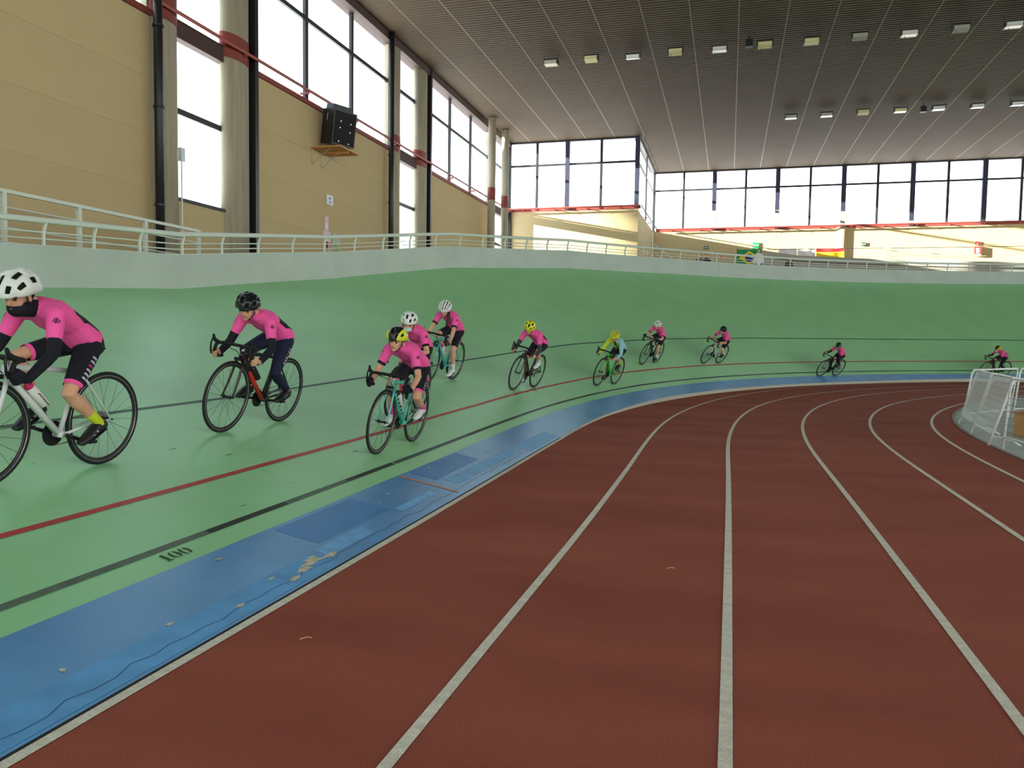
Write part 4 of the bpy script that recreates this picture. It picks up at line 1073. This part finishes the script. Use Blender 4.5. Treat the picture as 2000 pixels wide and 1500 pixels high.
# ------------------------------------------------------------------ gallery by the far walls
arrow = lambda m: ((-.10, -.03, .16, .03, m), (-.16, -.05, -.06, .05, m))
plaque('exit_sign', on_y(1379.5, 484, YB - .03), (0, -1, 0), (1, 0, 0), .30, .20, m_sign_dkgreen, 'small dark green exit sign left of the big green one', 'sign', ((-.10, -.05, -.02, .05, m_sign_white), (.0, -.03, .11, .03, m_sign_white)))
plaque('arrow_sign', on_y(1476.5, 480, YB - .03), (0, -1, 0), (1, 0, 0), .40, .42, m_sign_green, 'green arrow sign on the far wall above the flag', 'sign', arrow(m_sign_white))
plaque('exit_sign', on_y(1686.5, 477, YB - .03), (0, -1, 0), (1, 0, 0), .30, .22, m_sign_dkgreen, 'small green exit sign right of the round pier', 'sign', ((-.12, -.05, -.02, .04, m_sign_white), (.02, -.03, .12, .03, m_sign_white)))
plaque('fire_equipment_sign', on_y(1909, 475.5, YB - .03), (0, -1, 0), (1, 0, 0), .24, .24, m_sign_red, 'small red square sign above the fire point', 'sign', ((-.05, -.06, .05, .04, m_sign_white),))
plaque('fire_point', on_y(1909, 491, YB - .03), (0, -1, 0), (1, 0, 0), .40, .58, m_sign_red, 'red fire point panel with white window on the far wall', 'fire point', ((-.10, -.12, .08, .20, m_sign_white), (-.18, -.27, .18, -.17, m_sign_pink)), t=.10)
plaque('notice', on_y(1405, 501, YB - .03), (0, -1, 0), (1, 0, 0), .22, .16, m_sign_red, 'small red notice beside the two spectators', 'sign', ((-.05, -.04, .05, .04, m_sign_white),))
def flag(name, u0, v0, u1, v1, y, label, paint, n=12):
    a = on_y(u0, v0, y); b = on_y(u1, v1, y); w = b.x - a.x; h = a.z - b.z
    o = empty(name, loc=(a.x, y, b.z)); tag(o, label, 'flag')
    def P(s, t): return Vector((s * w, .05 * math.sin(s * 9) * (1.2 - t), t * h - .03 * h * math.sin(s * math.pi)))
    paint(o, P, w, h); return o
def patch(o, P, poly, m, name, off):
    mb = MB(); c = (sum(p[0] for p in poly) / len(poly), sum(p[1] for p in poly) / len(poly))
    rings = [[(c[0] + (p[0] - c[0]) * k, c[1] + (p[1] - c[1]) * k) for p in poly] for k in (1, .66, .33)]
    vs = [P(*q) + Vector((0, -off, 0)) for r_ in rings for q in r_] + [P(*c) + Vector((0, -off, 0))]; n = len(poly); fs = []
    for k in range(2):
        for i in range(n): fs.append((k*n+i, k*n+(i+1) % n, (k+1)*n+(i+1) % n, (k+1)*n+i))
    for i in range(n): fs.append((2*n+i, 2*n+(i+1) % n, 3*n))
    mb.add(vs, fs).build(name, m, o)
m_fl_green = mat('flag_green', rgb(24, 142, 82), rough=.8); m_fl_yel = mat('flag_yellow', rgb(240, 206, 40), rough=.8); m_fl_blue = mat('flag_blue', rgb(40, 56, 120), rough=.8); m_fl_red = mat('flag_red', rgb(206, 40, 44), rough=.8)
def cloth(o, P, t0, t1, m, name, k=14): MB().grid([[P(i / k, t0 + (t1 - t0) * j / 4) for j in range(5)] for i in range(k + 1)]).build(name, m, o)
def brazil(o, P, w, h):
    cloth(o, P, 0, 1, m_fl_green, 'green_field')
    q = [(.08, .5), (.5, .92), (.92, .5), (.5, .08)]; q2 = []
    for i in range(4):
        for k in range(5): q2.append((q[i][0] + (q[(i+1) % 4][0] - q[i][0]) * k / 5, q[i][1] + (q[(i+1) % 4][1] - q[i][1]) * k / 5))
    patch(o, P, q2, m_fl_yel, 'yellow_diamond', .006)
    rr_ = .24 * h
    patch(o, P, [(.5 + rr_ / w * math.cos(a), .5 + .24 * math.sin(a)) for a in [2 * math.pi * k / 20 for k in range(20)]], m_fl_blue, 'blue_disc', .012)
    MB().grid([[P(.5 + rr_ / w * x_, .5 + .24 * (.32 - .25 * x_ - .18 * x_ * x_ + d)) + Vector((0, -.018, 0)) for d in (-.09, .09)] for x_ in [-.9 + .18 * k for k in range(11)]]).build('white_band', m_white_cloth, o)
bf = flag('brazilian_flag', 1440, 487, 1487, 519, 47.0, 'green flag with yellow diamond and blue disc behind the railing', brazil)
MB().loft([(0, .06, -2.5), (0, .06, 1.0)], [.02] * 2, 6).build('flag_pole', m_frame, bf)
def spain(o, P, w, h):
    cloth(o, P, .75, 1, m_fl_red, 'red_stripe'); cloth(o, P, .25, .75, m_fl_yel, 'yellow_stripe'); cloth(o, P, 0, .25, m_fl_red, 'red_stripe')
flag('spanish_flag', 1594.5, 485.0, 1648, 512, 51.5, 'red and yellow striped flag hung on the far cable', spain)
def white_banner(o, P, w, h): cloth(o, P, 0, 1, m_white_cloth, 'sheet')
flag('white_banner', 1521, 486.2, 1556, 503, 51.5, 'white banner on the cable, farther from the striped flag', white_banner)
flag('white_banner', 1558, 485.8, 1592, 503, 51.5, 'white banner on the cable, next to the striped flag', white_banner)
a = on_y(1498, 486.8, 51.5); b_ = on_y(2000, 481, 51.5)
c = MB().loft([a, a.lerp(b_, .5) - Vector((0, 0, .02)), b_ + Vector((6, 0, 0))], [.018] * 3, 6).build('safety_cable', m_frame); tag(c, 'thin dark cable stretched along the far gallery', 'cable')
# grey ramp side behind the far railing
ra = empty('ramp_wall', loc=(0, 50, 4)); tag(ra, 'long grey ramp side behind the far railing', 'ramp', kind=None)
pts = [on_y(u, v, 50.0) for u, v in ((1490, 490), (1560, 499), (1680, 504.5), (1780, 508), (1990, 512))]; pts.append(pts[-1] + Vector((6, 0, -.1)))
mb = MB(); mb.grid([[Vector((p.x, 0, -.2)), Vector((p.x, 0, p.z - 4)), Vector((p.x, .2, p.z - 4)), Vector((p.x, .2, -.2))] for p in pts]); mb.build('ramp_side', mat('grey_ramp', rgb(168, 160, 146), rough=.8, var=.06, scale=1), ra)
for dz in (-.35,): MB().loft([Vector((p.x, -.03, p.z - 4 + dz)) for p in pts], [.02] * len(pts), 5).build('ramp_line', m_frame, ra)
m_post_tan = mat('tan_post', rgb(196, 172, 120), rough=.7)
for k, (u, v0, v1, w) in enumerate(((1733.5, 484, 512, .16), (1816, 490, 514, .10))):
    t = on_y(u, v0, 50.6); b2 = on_y(u, v1, 50.6); o = empty('barrier_post', loc=(t.x, 50.6, b2.z)); tag(o, ('thick' if k == 0 else 'thin') + ' tan post with slanting wires beyond the ramp', 'post')
    MB().box((-w, -.1, -1.9), (w, .1, t.z - b2.z)).build('post', m_post_tan, o)
    q = on_y((1808, 1925)[k], (501, 509)[k], 50.6)
    MB().loft([(w, 0, t.z - b2.z - .15), (q.x - t.x, 0, q.z - b2.z)], [.02] * 2, 5).loft([(w, 0, .35), (q.x - t.x, 0, .38)], [.014] * 2, 5).build('wire', m_post_tan, o)
# white stair rail in the corner of the far walls
st = empty('stair_rail', loc=(XR, 47.5, 4.4)); tag(st, 'white stair rail descending beside the return wall', 'railing')
def L(u, v): return on_y(u, v, 47.5) - Vector((XR, 47.5, 4.4))
MB().loft([L(1247, 473), L(1272, 472.5), L(1313, 505)], [.035] * 3, 6).build('top_rail', m_rail, st)
MB().loft([L(1247, 487), L(1270, 486.5), L(1292, 505)], [.03] * 3, 6).build('rail', m_rail, st)
MB().loft([L(1264, 473), L(1264, 508)], [.03] * 2, 6).build('post', m_rail, st); MB().loft([L(1248, 473), L(1248, 508)], [.03] * 2, 6).build('post', m_rail, st)

def spectator(u, v, y, h, shirt, label, hair=m_hair):
    """standing person on the gallery whose head shows at the pixel"""
    p = on_y(u, v, y); z0 = p.z - h * .93
    root = empty('person', loc=(p.x, y, z0)); root.rotation_euler = (0, 0, -H); tag(root, label, 'person', 'people standing on the gallery')
    b = MB(); k = h / 1.7
    V = lambda *q: Vector(q) * k
    b.cap_loft([V(0, 0, .92), V(0, 0, 1.1), V(.01, 0, 1.3), V(0, 0, 1.42)], [(.11*k, .16*k), (.10*k, .14*k), (.11*k, .17*k), (.08*k, .15*k)], 14, ref=(1, 0, 0))
    b.cap_loft([V(0, 0, 1.42), V(.01, 0, 1.53)], [.055*k, .05*k], 10); b.ell(V(.01, 0, 1.60), (.095*k, .076*k, .115*k)); b.ell(V(.10, 0, 1.58), (.02*k, .014*k, .025*k))
    for sg in (-1, 1):
        b.cap_loft([V(0, sg*.17, 1.38), V(-.02, sg*.22, 1.12), V(.04, sg*.23, .88)], [.048*k, .04*k, .028*k], 10)
        b.cap_loft([V(.05, sg*.23, .86), V(.06, sg*.23, .76)], [.03*k, .018*k], 8)
        b.cap_loft([V(0, sg*.09, .92), V(.01, sg*.1, .5), V(0, sg*.1, .08)], [.085*k, .058*k, .038*k], 12); b.cap_loft([V(-.05, sg*.1, .035), V(.15, sg*.11, .03)], [.036*k, .032*k], 8)
    link('body', remeshed(b, 'body', m_skin, .014, 2), root)
    s2 = MB(); s2.cap_loft([V(0, 0, .95), V(0, 0, 1.1), V(.01, 0, 1.3), V(0, 0, 1.42)], [(.125*k, .175*k), (.115*k, .155*k), (.125*k, .185*k), (.09*k, .165*k)], 14, ref=(1, 0, 0))
    for sg in (-1, 1): s2.cap_loft([V(0, sg*.17, 1.38), V(-.02, sg*.22, 1.12), V(.02, sg*.228, .98)], [.058*k, .05*k, .042*k], 10)
    link('shirt', remeshed(s2, 'shirt', shirt, .016, 2), root)
    t = MB()
    for sg in (-1, 1): t.cap_loft([V(0, sg*.085, .93), V(.01, sg*.1, .5), V(0, sg*.1, .10)], [.10*k, .07*k, .052*k], 12)
    t.build('trousers', m_black_cloth, root, True)
    MB().ell(V(-.02, 0, 1.64), (.095*k, .085*k, .10*k)).build('hair', hair, root, True)
m_hair_black = mat('black_hair', rgb(26, 20, 20), rough=.6)
spectator(1367, 500, 44.0, 1.72, mat('brown_shirt', rgb(120, 70, 60), rough=.8), 'dark-haired spectator left of two behind the far railing')
spectator(1380, 500.5, 44.5, 1.74, m_black_cloth, 'dark-haired spectator right of two behind the far railing', m_hair_black)
spectator(1482, 491, 44.0, 1.80, m_white_cloth, 'spectator in a white top at the edge of the green flag', m_hair_black)
spectator(1541, 507, 45.2, 1.45, m_black_cloth, 'short spectator in black right of the green flag', m_hair_black)

# ------------------------------------------------------------------ barriers and box on the infield
def mesh_material():
    m = bpy.data.materials.new('white_barrier_mesh'); m.use_nodes = True; nt = m.node_tree; b = nt.nodes['Principled BSDF']
    b.inputs['Base Color'].default_value = rgb(226, 228, 218); b.inputs['Roughness'].default_value = .6; b.inputs['Alpha'].default_value = .62
    return m
m_bmesh = mesh_material()
m_btube = mat('white_barrier_tube', rgb(228, 232, 226), rough=.35, spec=.5); m_bwire = mat('grey_barrier_wire', rgb(150, 152, 146), rough=.5)
def barrier(p0, p1, lean, label, h=1.02, solid=True):
    p0 = Vector((p0[0], p0[1], 0)); p1 = Vector((p1[0], p1[1], 0)); d = p1 - p0; L_ = d.length; d.normalize(); n = Vector((d.y, -d.x, 0))
    if n.x < 0: n = -n
    M = Matrix.Identity(4)
    for i in range(3): M[i][0], M[i][1], M[i][2], M[i][3] = d[i], n[i], (0, 0, 1)[i], p0[i]
    o = empty('crowd_barrier', M); tag(o, label, 'barrier', 'white barriers round the infield')
    t = math.tan(math.radians(lean)); Q = lambda x_, z_: Vector((x_, z_ * t, z_ + .006))
    fr = MB(); fr.loft([Q(.02, .0), Q(.02, h - .08), Q(.07, h), Q(L_ - .07, h), Q(L_ - .02, h - .08), Q(L_ - .02, 0)], [.019] * 6, 8)
    fr.loft([Q(.02, .17), Q(L_ - .02, .17)], [.015] * 2, 8); fr.build('tube_frame', m_btube, o, True)
    if solid: MB().grid([[Q(.03, .18), Q(.03, h - .02)], [Q(L_ - .03, .18), Q(L_ - .03, h - .02)]]).build('mesh_panel', m_bmesh, o)
    for k in range(8): MB().loft([Q(.02, .26 + .095 * k) - Vector((0, .006, 0)), Q(L_ - .02, .26 + .095 * k) - Vector((0, .006, 0))], [.004] * 2, 5).build('wire', m_bwire, o)
    for x_ in (.05, L_ - .05):
        MB().loft([Q(x_, .14), Vector((x_, .28, .11)), Vector((x_, .42, .015))], [.014] * 3, 6).build('foot', m_btube, o, True)
barrier((4.26, 16.45), (3.98, 14.62), 15, 'leaning white mesh barrier at the tip of the grey infield')
barrier((3.96, 14.57), (3.78, 12.99), 16, 'leaning white mesh barrier second from the infield tip')
barrier((3.86, 12.66), (4.0, 11.0), 4, 'upright open barrier by the right edge in front of the box', solid=False)
barrier((4.36, 16.62), (5.65, 18.25), 8, 'white barrier on the far side of the infield tip', solid=False)
barrier((5.75, 18.35), (7.1, 19.9), 6, 'white barrier farthest along the far side of the infield', solid=False)
bx_ = empty('cardboard_box', loc=(4.95, 14.45, .004)); bx_.rotation_euler = (0, 0, .35); tag(bx_, 'orange-brown cardboard box on the grey infield floor', 'box')
m_card = mat('cardboard', rgb(206, 152, 92), rough=.85, var=.08, scale=5)
for lo, hi in (((-.3, -.22, 0), (.3, -.21, .36)), ((-.3, .21, 0), (.3, .22, .36)), ((-.3, -.22, 0), (-.29, .22, .36)), ((.29, -.22, 0), (.3, .22, .36)), ((-.3, -.22, 0), (.3, .22, .012))): MB().box(lo, hi).build('side', m_card, bx_)
MB().box((-.30, -.235, .16), (-.12, -.221, .19)).build('tape', mat('dark_tape', rgb(110, 92, 60), rough=.6), bx_)
for sg in (-1, 1): MB().add([(-.3, sg * .215, .36), (.3, sg * .215, .36), (.3, sg * .33, .40), (-.3, sg * .33, .40)], [(0, 1, 2, 3)]).build('flap', m_card, bx_)
bl = empty('folded_cloth', loc=(4.98, 14.45, .33)); tag(bl, 'folded blue cloth lying in the cardboard box', 'cloth')
mb = MB(); mb.cap_loft([(-.18, 0, .06), (0, .02, .10), (.18, 0, .06)], [(.07, .14), (.08, .15), (.06, .13)], 12, ref=(0, 0, 1)); mb.build('fold', mat('blue_cloth', rgb(92, 112, 190), rough=.8, bump=.4, bscale=14), bl, True)
# litter on the running track
for k, (u, v) in enumerate(((585, 1250), (1302, 1112))):
    d = ray(u, v); p = Vector(CAM + d * (-1.5 / d[2]))
    o = MB().loft([p + Vector((0, 0, .004)), p + Vector((.02, .03, .006)), p + Vector((.05, .035, .004))], [.0022] * 3, 5).build('dry_twig', mat('straw', rgb(206, 176, 130), rough=.9)); tag(o, 'thin curled straw on the red track, ' + ('nearer the blue band' if k == 0 else 'in the middle lane'), 'straw')
